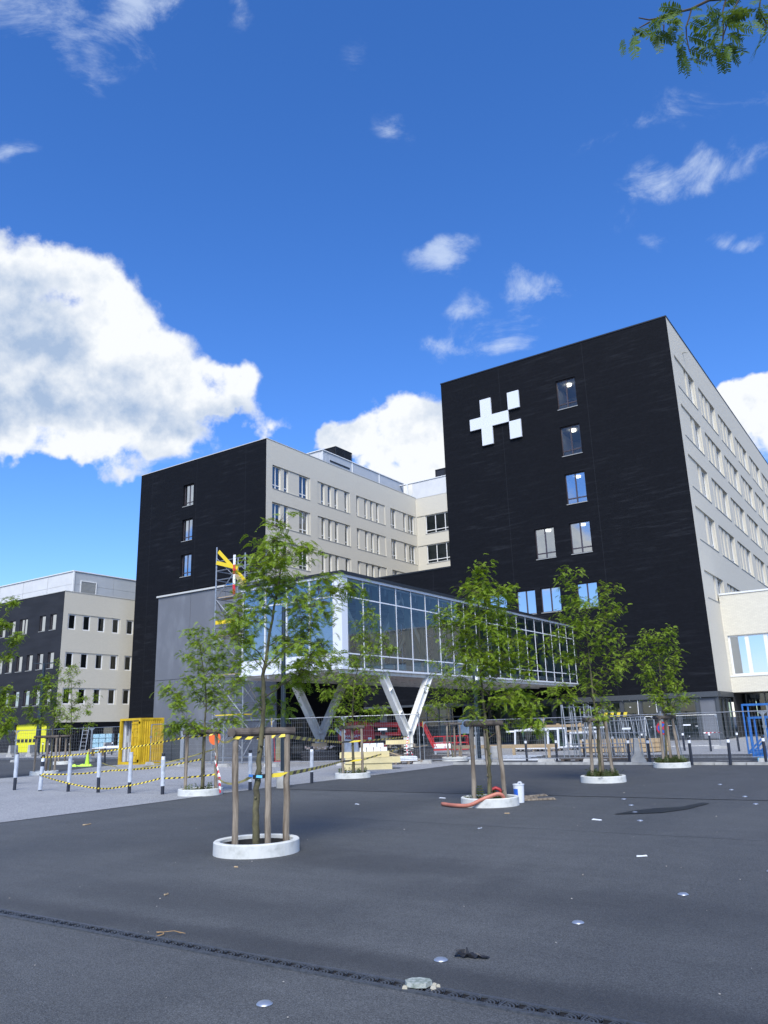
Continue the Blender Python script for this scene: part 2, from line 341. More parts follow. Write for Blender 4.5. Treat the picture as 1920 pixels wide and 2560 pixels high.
M['hose_red'] = worn('hose_red', (.42,.035,.04), (.3,.025,.03), 5, .5, .05)
M['lime'] = mat('lime_plastic', (.45,.75,.05), .5)
M['orange'] = mat('orange_plastic', (.75,.14,.03), .5)
M['rubber'] = mat('rubber', (.02,.02,.02), .8)
M['chrome'] = mat('stud_metal', (.62,.66,.72), .5, .55)
M['iron'] = worn('cast_iron', (.062,.070,.082), (.095,.105,.12), 20, .55, .3, .3)
M['tblack'] = mat('tape_black', (.012,.012,.014), .4)
M['tyellow'] = mat('tape_yellow', (.80,.62,.05), .4)
M['signblue'] = mat('sign_blue', (.02,.12,.55), .4)
M['signred'] = mat('sign_red', (.62,.03,.04), .4)
M['cyan'] = mat('cyan_plastic', (.10,.45,.70), .5)
M['bottle'] = worn('water_packs', (.16,.34,.42), (.40,.55,.62), 12, .3, .3)
M['pole'] = mat('lamp_pole_blue_grey', (.022,.035,.05), .4, .3)

def leaf_mat(name, ca, cb, cc):
    m = bpy.data.materials.new(name); m.use_nodes = True; N = NT(m.node_tree); N.n.clear()
    p = N.new('ShaderNodeNewGeometry').outputs['Position']
    f = N.step(N.noise(p, 2.2, 3, .6), .35, .65); g = N.step(N.noise(p, 21, 2, .6), .3, .7)
    c = N.mix(g, N.mix(f, (*ca, 1), (*cb, 1)), (*cc, 1))
    d = N.new('ShaderNodeBsdfDiffuse'); N.link(c, d.inputs[0])
    t = N.new('ShaderNodeBsdfTranslucent'); N.link(N.mix(1.0, c, (1.25, 1.15, .45, 1), 'MULTIPLY'), t.inputs[0])
    gl = N.new('ShaderNodeBsdfGlossy'); gl.inputs['Roughness'].default_value = .45; gl.inputs[0].default_value = (.7, .8, .7, 1)
    a = N.new('ShaderNodeMixShader'); a.inputs[0].default_value = .42; N.link(d.outputs[0], a.inputs[1]); N.link(t.outputs[0], a.inputs[2])
    b = N.new('ShaderNodeMixShader'); b.inputs[0].default_value = .03; N.link(a.outputs[0], b.inputs[1]); N.link(gl.outputs[0], b.inputs[2])
    o = N.new('ShaderNodeOutputMaterial'); N.link(b.outputs[0], o.inputs[0]); return m
M['leaf'] = leaf_mat('locust_leaf', (.24,.35,.030), (.35,.46,.045), (.17,.27,.026))
M['leaf_near'] = leaf_mat('locust_leaf_near', (.11,.19,.045), (.15,.24,.05), (.08,.14,.04))
M['weed'] = leaf_mat('weed_leaf', (.05,.10,.02), (.08,.13,.03), (.10,.10,.05))

# ------------------------------------------------------------------ ground
def sheet(name, pts, z, m, th=None):
    b = MB()
    if th is None: b.poly([(x, y, z) for x, y in pts])
    else:
        n = len(pts); b.poly([(x, y, z) for x, y in pts])
        for i in range(n):
            (x0, y0), (x1, y1) = pts[i], pts[(i+1) % n]
            b.quad((x0, y0, 0), (x1, y1, 0), (x1, y1, z), (x0, y0, z))
    return obj(name, b.build(name, m), kind='structure')
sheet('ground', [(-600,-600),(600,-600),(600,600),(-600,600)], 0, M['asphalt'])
sheet('far_asphalt', [(-15.72,17.1),(40,17.1),(40,33.5),(-15.9,33.5),(-15.9,24.3)], .004, M['asphalt_far'])
sheet('light_paving', [(-15.4,-12),(-15.42,9.1),(-15.6,12.5),(-15.95,16),(-15.98,24.3),(-16.2,28.4),(-17.5,31),(-24,32.5),(-38,31.5),(-36.6,28),(-35.4,25.2),(-32.4,20.6),(-31.9,18.9),(-29,8),(-26,-12)], .008, M['paving'])
sheet('rear_pavement', [(-28.7,36.2),(30,36.2),(30,64),(-28.7,64)], .012, M['paving'])
sheet('left_pavement', [(-120,37),(-46,37),(-46,43),(-52,80),(-120,80)], .012, M['paving'])
sheet('service_road', [(-33.6,10),(-30.6,10),(-32.6,18.9),(-33.2,20.6),(-36.2,25.2),(-37.5,28),(-50,28),(-50,10)], .004, M['asphalt_far'])
M['pale_line'] = worn('pale_seam', (.10,.105,.11), (.06,.064,.07), 3, .8, .1)
M['white_line'] = worn('road_marking', (.62,.63,.62), (.42,.43,.43), 5, .7, .1)
def strip(name, p, q, w, z, m):
    p = Vector((*p, 0)); q = Vector((*q, 0)); d = (q-p).normalized(); a = Vector((-d.y, d.x, 0))*w/2
    b = MB(); b.poly([tuple(c + Vector((0,0,z))) for c in (p-a, q-a, q+a, p+a)])
    return obj(name, b.build(name, m), kind='structure')
strip('seam', (-15.3,12.28), (6,11.5), .018, .012, M['pale_line'])
strip('seam', (-15.7,24.95), (8,24.3), .030, .012, M['pale_line'])
strip('seam', (-15.9,17.1), (9,17.1), .05, .016, M['pale_line'])
strip('road_marking', (-6.9,31.2), (-5.4,31.2), .10, .016, M['white_line'])
strip('road_marking', (-6.2,33.4), (-4.2,33.4), .10, .016, M['white_line'])
strip('paving_joint', (-31,16.9), (-17.9,17.5), .03, .014, M['asphalt_far'])
# concrete kerb in stones, with a recessed joint between them
kb = MB(); kb.box(0, 0, 0, .98, .22, .085); kme = kb.build('kerb', M['concrete'])
kerb = empty('kerb', (-16.4, 28.75, 0), kind='structure')
for i in range(34):
    obj('kerb_stone', kme, kerb, (i*1.0, -.008*i, 0), 0)
# wet patch left by the bucket
wp = mat('wet_asphalt', (.022,.024,.028), .45)
sheet('wet_patch', [(-4.9,14.05),(-4.55,14.25),(-4.2,14.55),(-3.95,15.2),(-3.82,16.3),(-3.98,16.35),(-4.15,15.5),(-4.5,15.2),(-4.75,14.7)], .010, wp)

# ------------------------------------------------------------------ facades
def wall(b, u0, u1, z0, z1, y, ops):
    """front wall in local coordinates: u to the right, z up, y into the building; ops = (a, b, c, d, depth, sub-openings or None)"""
    us = sorted({u0, u1, *[v for o in ops for v in o[:2]]}); zs = sorted({z0, z1, *[v for o in ops for v in o[2:4]]})
    us = [v for v in us if u0 <= v <= u1]; zs = [v for v in zs if z0 <= v <= z1]
    for j in range(len(zs)-1):
        run = None
        for i in range(len(us)-1):
            cu, cz_ = (us[i]+us[i+1])/2, (zs[j]+zs[j+1])/2
            hole = any(o[0] < cu < o[1] and o[2] < cz_ < o[3] for o in ops)
            if hole:
                if run is not None: b.quad((run,y,zs[j]), (us[i],y,zs[j]), (us[i],y,zs[j+1]), (run,y,zs[j+1])); run = None
            elif run is None: run = us[i]
        if run is not None: b.quad((run,y,zs[j]), (us[-1],y,zs[j]), (us[-1],y,zs[j+1]), (run,y,zs[j+1]))
    for a, c, e, f, dp, sub in ops:
        y2 = y+dp
        b.quad((a,y,e),(a,y2,e),(a,y2,f),(a,y,f)); b.quad((c,y2,e),(c,y,e),(c,y,f),(c,y2,f))
        b.quad((a,y,e),(c,y,e),(c,y2,e),(a,y2,e)); b.quad((a,y2,f),(c,y2,f),(c,y,f),(a,y,f))
        if sub is not None: wall(b, a, c, e, f, y2, sub)

_wc = {}
for _k, _c in enumerate(((.10,.12,.12),(.15,.17,.175),(.20,.215,.21),(.07,.085,.09))): M['blind%d' % _k] = worn('blind_%d' % _k, _c, tuple(v*.6 for v in _c), .7, .8, 0, stretch=(1,1,.6), obj_space=False)
def window(parent, origin, rz, u, z, y, w, h, kind, fm, gm, sill=None, sep=False, blind=None):
    """window part at (u, y, z) of the facade frame: frame mesh, with pane and sill as sub-parts. kind: d double, s single, t triple; +t transom"""
    ft = .11 if gm is M.get('glass_mid') else (.085 if fm is M['frame_white'] else .065)
    key = (round(w,2), round(h,2), kind, fm.name, gm.name)
    if key not in _wc:
        b = MB(); f = ft; dp = .07
        b.box(0,0,0,f,dp,h); b.box(w-f,0,0,w,dp,h); b.box(f,0,0,w-f,dp,f); b.box(f,0,h-f,w-f,dp,h)
        cols = {'s':1,'d':2,'t':3}[kind[0]]; xs = [0]+[w*k/cols for k in range(1,cols)]+[w]
        for k in range(1, cols): b.box(xs[k]-.05, -.01, f, xs[k]+.05, dp-.01, h-f)
        tz = .44 if 't' in kind[1:] else 0
        panes = []
        for k in range(cols):
            a = xs[k]+(.05 if k else f); c = xs[k+1]-(.05 if k < cols-1 else f)
            if tz:
                b.box(a, -.005, tz-.045, c, dp-.005, tz+.045); panes += [(a,c,f,tz-.045),(a,c,tz+.045,h-f)]
            else: panes.append((a,c,f,h-f))
        fme = b.build('window', fm)
        if sep: pm = []
        pb = MB(); pl = []
        for a, c, e, g in panes:
            pb.quad((a,.035,e),(c,.035,e),(c,.035,g),(a,.035,g))
            q = MB(); q.quad((a,.035,e),(c,.035,e),(c,.035,g),(a,.035,g)); pl.append(q)
        _wc[key] = (fme, pb.build('pane', gm), [q.build('pane', gm) for q in pl])
    fme, pme, pl = _wc[key]
    ca, sa = math.cos(rz), math.sin(rz)
    loc = (origin[0]+u*ca-y*sa, origin[1]+u*sa+y*ca, origin[2]+z)
    o = obj('window', fme, parent, loc, rz)
    if sep:
        for p in pl: obj('pane', p, o)
    else: obj('pane', pme, o)
    if gm.name.startswith(('window', 'court')):
        bk = random.randrange(4); k3 = ('blind', key, bk)
        if k3 not in _wc:
            q = MB(); hh = (0, .25, .6, 1)[bk]; q.box(.03, .13, .03, w-.03, .14, h-.03); q2 = MB()
            _wc[k3] = q.build('blind', M['blind%d' % bk])
        obj('blind', _wc[k3], o)
    if sill is not None:
        k2 = ('sill', round(w,2), sill.name, round(y,2))
        if k2 not in _wc:
            s = MB(); s.box(-.03, -y-.05, -.055, w+.03, .0, -.003); _wc[k2] = s.build('sill', sill)
        obj('sill', _wc[k2], o)
    return o

ZR = [(13.88,16.33), (17.86,20.32), (21.84,24.30), (25.82,28.33)]      # four upper storeys: sill and head
def bays(first_windows, n, start, pitch=7.43, width=6.05):
    return None

def building(name, loc, **kw): return empty(name, loc, **kw)
def shell(parent, pl, name, x0, y0, x1, y1, z0, z1, m, faces, roof_m=None, cop=None):
    """plain box faces that carry no openings: faces is a string of L R B T (left, right, back, top) U underside"""
    b = MB()
    if 'L' in faces: b.quad((x0,y1,z0),(x0,y0,z0),(x0,y0,z1),(x0,y1,z1))
    if 'R' in faces: b.quad((x1,y0,z0),(x1,y1,z0),(x1,y1,z1),(x1,y0,z1))
    if 'F' in faces: b.quad((x0,y0,z0),(x1,y0,z0),(x1,y0,z1),(x0,y0,z1))
    if 'B' in faces: b.quad((x1,y1,z0),(x0,y1,z0),(x0,y1,z1),(x1,y1,z1))
    if 'T' in faces: b.quad((x0,y0,z1),(x1,y0,z1),(x1,y1,z1),(x0,y1,z1))
    if 'U' in faces: b.quad((x0,y1,z0),(x1,y1,z0),(x1,y0,z0),(x0,y0,z0))
    return obj(name, b.build(name, m), parent, tuple(-v for v in pl))
def coping(parent, pl, x0, y0, x1, y1, z, m, h=.10, o=.04, w=.35):
    b = MB()
    b.box(x0-o, y0-o, z, x1+o, y0+w, z+h); b.box(x0-o, y1-w, z, x1+o, y1+o, z+h)
    b.box(x0-o, y0+w, z, x0+w, y1-w, z+h); b.box(x1-w, y0+w, z, x1+o, y1-w, z+h)
    return obj('coping', b.build('coping', m), parent, tuple(-v for v in pl))
def rel(p, l): return (p[0]-l[0], p[1]-l[1], p[2]-l[2])

# ---- right tower: black end wall with the white emblem, beige long side
TX0, TX1, TY0, TY1, TZ0, TZ1 = -31.80, -11.88, 57.0, 112.0, 3.16, 31.1
TL = (-21.8, 57.0, 0.0)
tower = building('hospital_tower', TL, label='tall black brick tower with beige long side and a white cross emblem', cat='building')
wins = [(-21.08, 1.63, i) for i in range(4)] + [(-24.0, 1.63, 0)]
ops = [(x, x+w, ZR[i][0], ZR[i][1], .22, None) for x, w, i in wins]
low = [(-30.5,1.6),(-28.45,1.6),(-25.98,1.6),(-23.93,1.62),(-20.98,1.6)]
ops += [(x, x+w, 9.66, 11.57, .22, None) for x, w in low]
b = MB(); wall(b, TX0, TX1, TZ0, TZ1, 0, ops)
obj('black_wall', b.build('black_wall', M['black_brick']), tower, rel((0,TY0,0), TL))
ORG = rel((0, TY0, 0), TL)
room_b = MB(); room_b.box(-.5, .12, -.4, 2.1, 4.2, 2.7)
room_m = None
def room(u, z, y, w, h, k):
    b = MB(); x0, x1, y0, y1, z0, z1 = -.55, w+.55, .10, 4.4, -.75, h+.22
    b.quad((x0,y1,z0),(x1,y1,z0),(x1,y1,z1),(x0,y1,z1)); b.quad((x0,y0,z0),(x0,y1,z0),(x0,y1,z1),(x0,y0,z1)); b.quad((x1,y1,z0),(x1,y0,z0),(x1,y0,z1),(x1,y1,z1))
    b.quad((x0,y0,z1),(x0,y1,z1),(x1,y1,z1),(x1,y0,z1)); b.quad((x0,y0,z0),(x1,y0,z0),(x1,y1,z0),(x0,y1,z0))
    o = obj('room', b.build('room', M['room']), tower, (ORG[0]+u, ORG[1]+y, ORG[2]+z))
    l = MB(); l.cyl(w*.30, 1.5, z1-.14, z1-.01, .24, 20); l.box(w*.80, 1.0, z1-.05, w*.84, 3.9, z1-.008)
    obj('ceiling_lamp', l.build('ceiling_lamp', M['lamp']), o)
for x, w, i in wins:
    h = ZR[i][1]-ZR[i][0]
    window(tower, ORG, 0, x, ZR[i][0], .15, w, h, 'dt', M['frame_dark'], M['glass_upper'] if i >= 2 else M['glass_tower'], M['sill_grey'], sep=True)
    room(x, ZR[i][0], .15, w, h, i)
for x, w in low:
    window(tower, ORG, 0, x, 9.66, .15, w, 1.91, 'd', M['frame_dark'], M['glass_front'], M['sill_grey'], sep=True)
# emblem: white cross with two blocks, standing proud of the wall
lg = MB()
def em(x0,x1,z0,z1): lg.box(x0, -.20, z0, x1, -.06, z1)
em(-29.02,-25.38,25.87,26.90); em(-27.95,-26.93,26.90,28.46); em(-27.95,-26.93,24.29,25.87)
em(-25.36,-24.32,26.92,28.44); em(-25.36,-24.32,24.29,25.85)
for x, z in ((-28.5,26.4),(-27.4,27.8),(-27.4,24.9),(-26,26.4),(-24.8,27.7),(-24.8,25.1)): lg.box(x-.05,-.06,z-.05,x+.05,0,z+.05)
obj('emblem', lg.build('emblem', M['white']), tower, ORG, label='white cross and two blocks emblem')
# beige long side (+X): shallow recessed bands, narrow windows in them
def beige_side(parent, L, x, y0, y1, z0, z1, bay_list, rows, mat_, fm, gm, zfull=None, low_rows=()):
    """bay_list: (start, end, [(a, w, kind)...]) measured in Y; rows: (sill, head)"""
    ops = []; o0 = rel((x, 0, 0), L)
    for (zs, zh) in rows:
        for a, c, ws in bay_list:
            ops.append((a, c, zs-.02, zh+.02, .09, [(p, p+w, zs, zh, .17, None) for p, w, k in ws]))
            for p, w, k in ws: window(parent, o0, math.pi/2, p, zs, .24, w, zh-zs, k, fm, gm)
    b = MB(); wall(b, y0, y1, z0, z1, 0, ops)
    obj('beige_wall', b.build('beige_wall', mat_), parent, o0, math.pi/2)
    # thin sill line below each band
    for (zs, zh) in rows:
        for a, c, ws in bay_list:
            s = MB(); s.box(a, -.035, zs-.075, c, .0, zs-.022); obj('band_sill', s.build('band_sill', M['sill_grey']), parent, o0, math.pi/2)
bl = [(58.05, 64.2, [(61.1,.62,'st'),(62.45,1.55,'dt')])]
for k in range(6):
    s = 65.6 + k*7.45
    bl.append((s, s+6.15, [(s+.12,.62,'st'),(s+1.50,.62,'st'),(s+2.90,.62,'st'),(s+4.45,1.55,'dt')]))
rowsT = ZR + [(9.66, 11.57)]
beige_side(tower, TL, TX1, TY0, TY1, TZ0, TZ1, bl, rowsT, M['beige_brick'], M['frame_white'], M['glass_dark'])
shell(tower, TL, 'wall', TX0, TY0, TX1, TY1, TZ0, TZ1, M['beige_brick'], 'LBU')
shell(tower, TL, 'roof', TX0, TY0, TX1, TY1, TZ0, TZ1, M['coping'], 'T')
coping(tower, TL, TX0, TY0, TX1, TY1, TZ1, M['coping'])
cm = MB(); cm.box(-11.88, 61.2, 29.72, -11.62, 61.32, 29.82); cm.box(-11.62, 61.22, 29.66, -11.50, 61.30, 29.76)
obj('camera_box', cm.build('camera_box', M['sill_grey']), tower, tuple(-v for v in TL))
# ground floor glazing below the tower: dark posts, green glass, one grey blank
fas = MB(); fas.box(-24.5, 56.93, 2.80, -11.9, 57.4, 3.155); fas.box(-11.95, 57.4, 2.80, -11.80, 61.6, 3.15)
obj('fascia', fas.build('fascia', M['steel_dark']), tower, tuple(-v for v in TL))
gx = -12.02; k = 0
pm = MB(); pm.box(-.09, 0, 0, .09, .16, 2.8); pm = pm.build('post', M['steel_dark'])
fmesh = MB()
for a in ((0,0,0,.07,.1,2.7),(1.05,0,0,1.12,.1,2.7),(.07,0,0,1.05,.1,.07),(.07,0,2.62,1.05,.1,2.7)): fmesh.box(*a)
fmesh = fmesh.build('glazing_frame', M['steel_dark'])
pg = MB(); pg.quad((.07,.05,.07),(1.05,.05,.07),(1.05,.05,2.62),(.07,.05,2.62)); pb_ = pg.build('pane', M['grey_panel']); pg_ = pg.build('pane', M['glass_green'])
while gx > -31.5:
    obj('post', pm, tower, rel((gx, 57.05, 0), TL))
    fo = obj('glazing_frame', fmesh, tower, rel((gx-1.21, 57.10, .05), TL))
    obj('pane', pb_ if k == 0 else pg_, fo); gx -= 1.30; k += 1
gy = 57.4
while gy < 60.5:
    obj('post', pm, tower, rel((-12.0, gy+.1, 0), TL), math.pi/2)
    fo = obj('glazing_frame', fmesh, tower, rel((-11.98, gy+.2, .05), TL), math.pi/2); obj('pane', pg_, fo); gy += 1.3
dk = MB(); dk.box(-31.6, 61.8, 0, -12.4, 61.9, 3.1); dk.box(-31.6, 57.9, 2.95, -12.4, 61.8, 3.05)
dk.box(-12.5, 57.9, 0, -12.4, 61.8, 2.95); dk.box(-31.7,57.9,0,-31.6,61.8,2.95)
obj('inner_wall', dk.build('inner_wall', M['room']), tower, tuple(-v for v in TL))
for (x, z, l, t) in ((-17.35,1.75,1.0,.1),(-17.0,.35,1.3,.15),(-16.05,1.9,.9,-.05)):
    s = MB(); s.beam((x,57.0,z),(x+t*.3,57.0,z+l),.04,.012,(0,1,0)); obj('tape_strip', s.build('tape_strip', M['reflect']), tower, tuple(-v for v in TL))
stk = MB()
for i in range(34):
    x = rng.uniform(-24,-12.1); z = rng.choice([.25,.9,1.6,2.3,2.75]); stk.box(x,57.02,z,x+.05,57.045,z+.05)
obj('glass_stickers', stk.build('glass_stickers', M['reflect']), tower, tuple(-v for v in TL), kind='stuff')

# ---- left block: black end wall, beige long side
LX0, LX1, LY0, LY1 = -72.85, -52.94, 57.0, 86.3
LL = (-62.9, 57.0, 0.0)
lb = building('hospital_left_block', LL, label='black brick block with beige side of four window rows behind the glass walkway', cat='building')
ops = []; lw = [(-65.46, 1.66, i) for i in range(4)] + [(-62.45, 1.6, 0), (-65.46,1.66,-1)]
ZL = dict(enumerate(ZR)); ZL[-1] = (9.66, 11.57)
ops = [(x, x+w, ZL[i][0], ZL[i][1], .34, None) for x, w, i in lw]
b = MB(); wall(b, LX0, LX1, 3.05, 31.0, 0, ops); obj('black_wall', b.build('black_wall', M['black_brick']), lb, rel((0,LY0,0), LL))
for x, w, i in lw:
    window(lb, rel((0,LY0,0), LL), 0, x, ZL[i][0], .26, w, ZL[i][1]-ZL[i][0], 'dt' if i >= 0 else 'd', M['frame_dark'], M['glass_front'], M['sill_grey'], sep=True)
bl = [(57.95, 64.1, [(57.97,1.36,'dt'),(59.87,.66,'st'),(62.33,1.44,'dt')]),
      (65.4, 71.45, [(66.14,.62,'st'),(67.35,.62,'st'),(68.58,.62,'st'),(70.49,.63,'st')]),
      (72.72, 78.83, [(72.75,.56,'st'),(74.48,.58,'st'),(75.72,.58,'st'),(76.96,.58,'st')]),
      (80.03, 86.1, [(80.05,1.25,'dt'),(83.14,.63,'st'),(84.30,1.42,'dt')])]
beige_side(lb, LL, LX1, LY0, LY1, 3.05, 31.0, bl, ZR, M['beige_brick'], M['frame_white'], M['glass_dark'])
shell(lb, LL, 'wall', LX0, LY0, LX1, LY1, 3.05, 31.0, M['beige_brick'], 'LBU')
shell(lb, LL, 'roof', LX0, LY0, LX1, LY1, 3.05, 31.0, M['coping'], 'T')
coping(lb, LL, LX0, LY0, LX1, LY1, 31.0, M['coping_light'], h=.07)
# rooftop plant room of white panels, with two black louvred units and a ladder hoop
b = MB()
def panels(parent, L, name, p, q, z0, z1, n, m, inset=.02):
    """row of cladding panels with joints, from p to q in plan (outer face to the right of p->q reversed)"""
    p = Vector((*p, 0)); q = Vector((*q, 0)); d = (q-p)/n; nd = Vector((d.y, -d.x, 0)).normalized()
    for i in range(n):
        a = p + d*i + d.normalized()*.025; c = p + d*(i+1) - d.normalized()*.025
        for zz0, zz1 in ((z0, (z0+z1)/2-.012), ((z0+z1)/2+.012, z1)):
            bb = MB(); w = nd*inset
            bb.hexa([(*(a-w).xy, zz0), (*a.xy, zz0) if 0 else (*(a).xy, zz0), (*c.xy, zz0), (*(c-w).xy, zz0)], [(*(a-w).xy, zz1), (*a.xy, zz1), (*c.xy, zz1), (*(c-w).xy, zz1)])
            obj(name, bb.build(name, m), parent, tuple(-v for v in L))
shell(lb, LL, 'plant_room', -70.0, 70.2, -56.05, 88.0, 31.0, 34.0, M['panel_grey'], 'LFRBT')
panels(lb, LL, 'cladding_panel', (-56.0, 70.2), (-56.0, 88.2), 31.05, 34.05, 3, M['panel_grey'])
panels(lb, LL, 'cladding_panel', (-70.0, 70.15), (-56.0, 70.15), 31.05, 34.05, 2, M['panel_white'])
t = MB()
for y in (70.2, 76.2, 82.2): t.box(-56.06, y-.07, 31.05, -55.94, y+.07, 34.08)
t.box(-70, 70.02, 34.06, -55.9, 70.3, 34.16); t.box(-56.2, 70.3, 34.06, -55.9, 88.2, 34.16)
obj('trim', t.build('trim', M['frame_white']), lb, tuple(-v for v in LL))
t = MB(); t.box(-56.0, 71.6, 33.0, -55.93, 75.6, 33.18); obj('louvre_slot', t.build('louvre_slot', M['coping']), lb, tuple(-v for v in LL))
def louvre_unit(x0, y0, x1, y1, z0, z1):
    b = MB(); b.box(x0+.06, y0+.06, z0, x1-.06, y1-.06, z1-.05); o = obj('vent_unit', b.build('vent_unit', M['void']), lb, tuple(-v for v in LL))
    b = MB(); n = 10
    for i in range(n):
        z = z0+(z1-z0)*(i+.3)/n
        b.hexa([(x0,y0,z),(x1,y0,z),(x1,y0+.05,z+.06),(x0,y0+.05,z+.06)],[(x0,y0,z+.03),(x1,y0,z+.03),(x1,y0+.05,z+.09),(x0,y0+.05,z+.09)])
        b.box(x1-.05, y0, z, x1, y1, z+.05)
    for x in np.linspace(x0, x1, 4): b.box(x-.04, y0-.02, z0, x+.04, y0+.03, z1)
    for y in np.linspace(y0, y1, 3): b.box(x1-.03, y-.04, z0, x1+.02, y+.04, z1)
    b.box(x0, y0-.02, z1-.07, x1+.02, y1, z1)
    obj('louvre_frame', b.build('louvre_frame', M['black']), o)
louvre_unit(-59.6, 74.0, -56.9, 77.4, 34.1, 35.9)
# ladder hoop at the roof edge
b = MB()
for y in (67.0, 67.6, 68.2): b.tube([(-53.4,y,31.0),(-53.4,y,32.4),(-54.0,y,32.4),(-54.0,y,31.0)], .02, 6)
b.tube([(-53.4,67.0,32.4),(-53.4,68.2,32.4)], .02, 6)
obj('ladder_hoop', b.build('ladder_hoop', M['galv']), lb, tuple(-v for v in LL))

M['glass_court'] = glass('court_window_glass', (.5,.55,.55), 1.45, 0, .05)
# ---- rear wing that closes the courtyard
RL = (-42.4, 86.3, 0.0)
rw = building('hospital_rear_wing', RL, label='beige courtyard wing with wide three part windows between the two blocks', cat='building')
ops = []
for zs, zh in ZR:
    ops.append((-52.9, -46.0, zs-.03, zh+.03, .09, [(-51.6, -47.2, zs, zh, .15, None)]))
    ops.append((-45.0, -38.9, zs-.03, zh+.03, .09, [(-44.5, -40.1, zs, zh, .15, None)]))
b = MB(); wall(b, LX1, TX0, 3.2, 30.85, 0, ops); obj('beige_wall', b.build('beige_wall', M['beige_brick']), rw, rel((0,86.3,0), RL))
for zs, zh in ZR:
    for x in (-51.6, -44.5):
        window(rw, rel((0,86.3,0), RL), 0, x, zs, .20, 4.4, zh-zs, 'tt', M['frame_white'], M['glass_court'], M['sill_grey'])
shell(rw, RL, 'roof', LX1, 86.3, TX0, 112, 3.2, 30.85, M['coping'], 'TB')
shell(rw, RL, 'plant_room', -54.0, 87.3, TX0, 106, 30.85, 33.55, M['panel_white'], 'FTB')
t = MB(); t.box(-56, 87.2, 33.55, TX0, 87.5, 33.65); t.box(-54.9, 87.2, 30.9, -54.7, 87.32, 33.55)
for x in (-48, -42, -36): t.box(x-.06, 87.24, 30.85, x+.06, 87.3, 33.55)
obj('trim', t.build('trim', M['frame_white']), rw, tuple(-v for v in RL))
b = MB(); b.box(-50.7, 88.2, 33.6, -46.8, 91.5, 34.95)
for x in (-50.7,-49.4,-48.1,-46.8): b.box(x-.05, 88.12, 33.6, x+.05, 88.22, 35.0)
b.box(-50.75,88.1,34.95,-46.75,91.5,35.03)
obj('vent_unit', b.build('vent_unit', M['black']), rw, tuple(-v for v in RL))
coping(rw, RL, LX1+.05, 86.3, TX0-.05, 112, 30.85, M['coping_light'], h=.07, o=.02)

# ---- low black podium between the blocks, over the covered drop-off
PL = (-42.4, 57.0, 0.0)
pod = building('hospital_podium', PL, label='low black brick podium above the dark covered drop-off', cat='building')
b = MB(); wall(b, LX1+.01, TX0-.01, 3.19, 14.33, .02, []); obj('black_wall', b.build('black_wall', M['black_brick']), pod, rel((0,57,0), PL))
shell(pod, PL, 'roof', LX1, 57.1, TX0, 86.2, 3.19, 14.30, M['coping'], 'TU')
t = MB(); t.box(LX1+.02, 56.98, 14.33, TX0-.02, 57.3, 14.45); obj('coping', t.build('coping', M['coping']), pod, tuple(-v for v in PL))
t = MB(); t.box(-43.5, 56.96, 3.02, TX0, 57.02, 3.19); obj('lintel', t.build('lintel', M['steel_dark']), pod, tuple(-v for v in PL))
for x in (-41.3, -35.2):
    t = MB(); t.box(x, 59.6, 0, x+.75, 60.3, 3.15); obj('column', t.build('column', M['concrete']), pod, tuple(-v for v in PL))
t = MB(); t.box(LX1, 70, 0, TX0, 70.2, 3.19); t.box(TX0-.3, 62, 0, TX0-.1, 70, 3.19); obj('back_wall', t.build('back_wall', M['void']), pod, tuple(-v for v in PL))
# glazed lobby box at its right end
t = MB()
for x in (-33.9, -33.0, -31.9, -30.8, -29.7, -28.6): t.box(x-.05, 54.0, 0, x+.05, 54.12, 2.86)
t.box(-34.05, 53.9, 2.82, -28.4, 57.0, 3.02); t.box(-34.0, 54.0, 0, -28.5, 54.12, .12); t.box(-34.0, 54.02, 2.05, -28.5, 54.1, 2.13)
for y in (54.9,55.9): t.box(-28.6,y-.05,0,-28.48,y+.05,2.82)
lo = obj('lobby_frame', t.build('lobby_frame', M['steel_dark']), pod, tuple(-v for v in PL))
for k, x in enumerate((-33.9, -33.0, -31.9, -30.8, -29.7)):
    w = (-33.0, -31.9, -30.8, -29.7, -28.6)[k]-x
    q = MB(); q.quad((x+.05,54.06,.12),(x+w-.05,54.06,.12),(x+w-.05,54.06,2.82),(x+.05,54.06,2.82)); obj('pane', q.build('pane', M['glass_green']), lo)
q = MB(); q.quad((-28.54,54.06,.05),(-28.54,57,.05),(-28.54,57,2.82),(-28.54,54.06,2.82)); obj('pane', q.build('pane', M['glass_green']), lo)

# ---- grey fibre cement block at the foot of the left block
GL = (-33.7, 32.0, 0.0)
gb = building('grey_annex', GL, label='grey panelled windowless annex with stained fibre cement boards', cat='building')
shell(gb, GL, 'wall', -38.55, 32.06, -28.9, 40.0, 0, 9.68, M['void'], 'LFBT')
b = MB(); wall(b, 32.06, 40.0, 0, 9.68, 0, [(33.3, 35.6, 0, 2.12, .12, None)]); obj('black_wall', b.build('black_wall', M['black_brick']), gb, rel((-28.9,0,0), GL), math.pi/2)
dm = MB()
for x in (33.3, 34.4, 35.5): dm.box(x, .06, 0, x+.09, .13, 2.1)
dm.box(33.39,.06,2.02,35.5,.13,2.1)
dd = obj('glass_door', dm.build('glass_door', M['steel_dark']), gb, rel((-28.9,0,0), GL), math.pi/2)
q = MB(); q.quad((33.39,.1,0),(35.5,.1,0),(35.5,.1,2.02),(33.39,.1,2.02)); obj('pane', q.build('pane', M['glass_green']), dd)
cols = [-38.62, -35.71, -32.80, -28.82]; rowz = [0.0, 2.02, 4.62, 9.66]
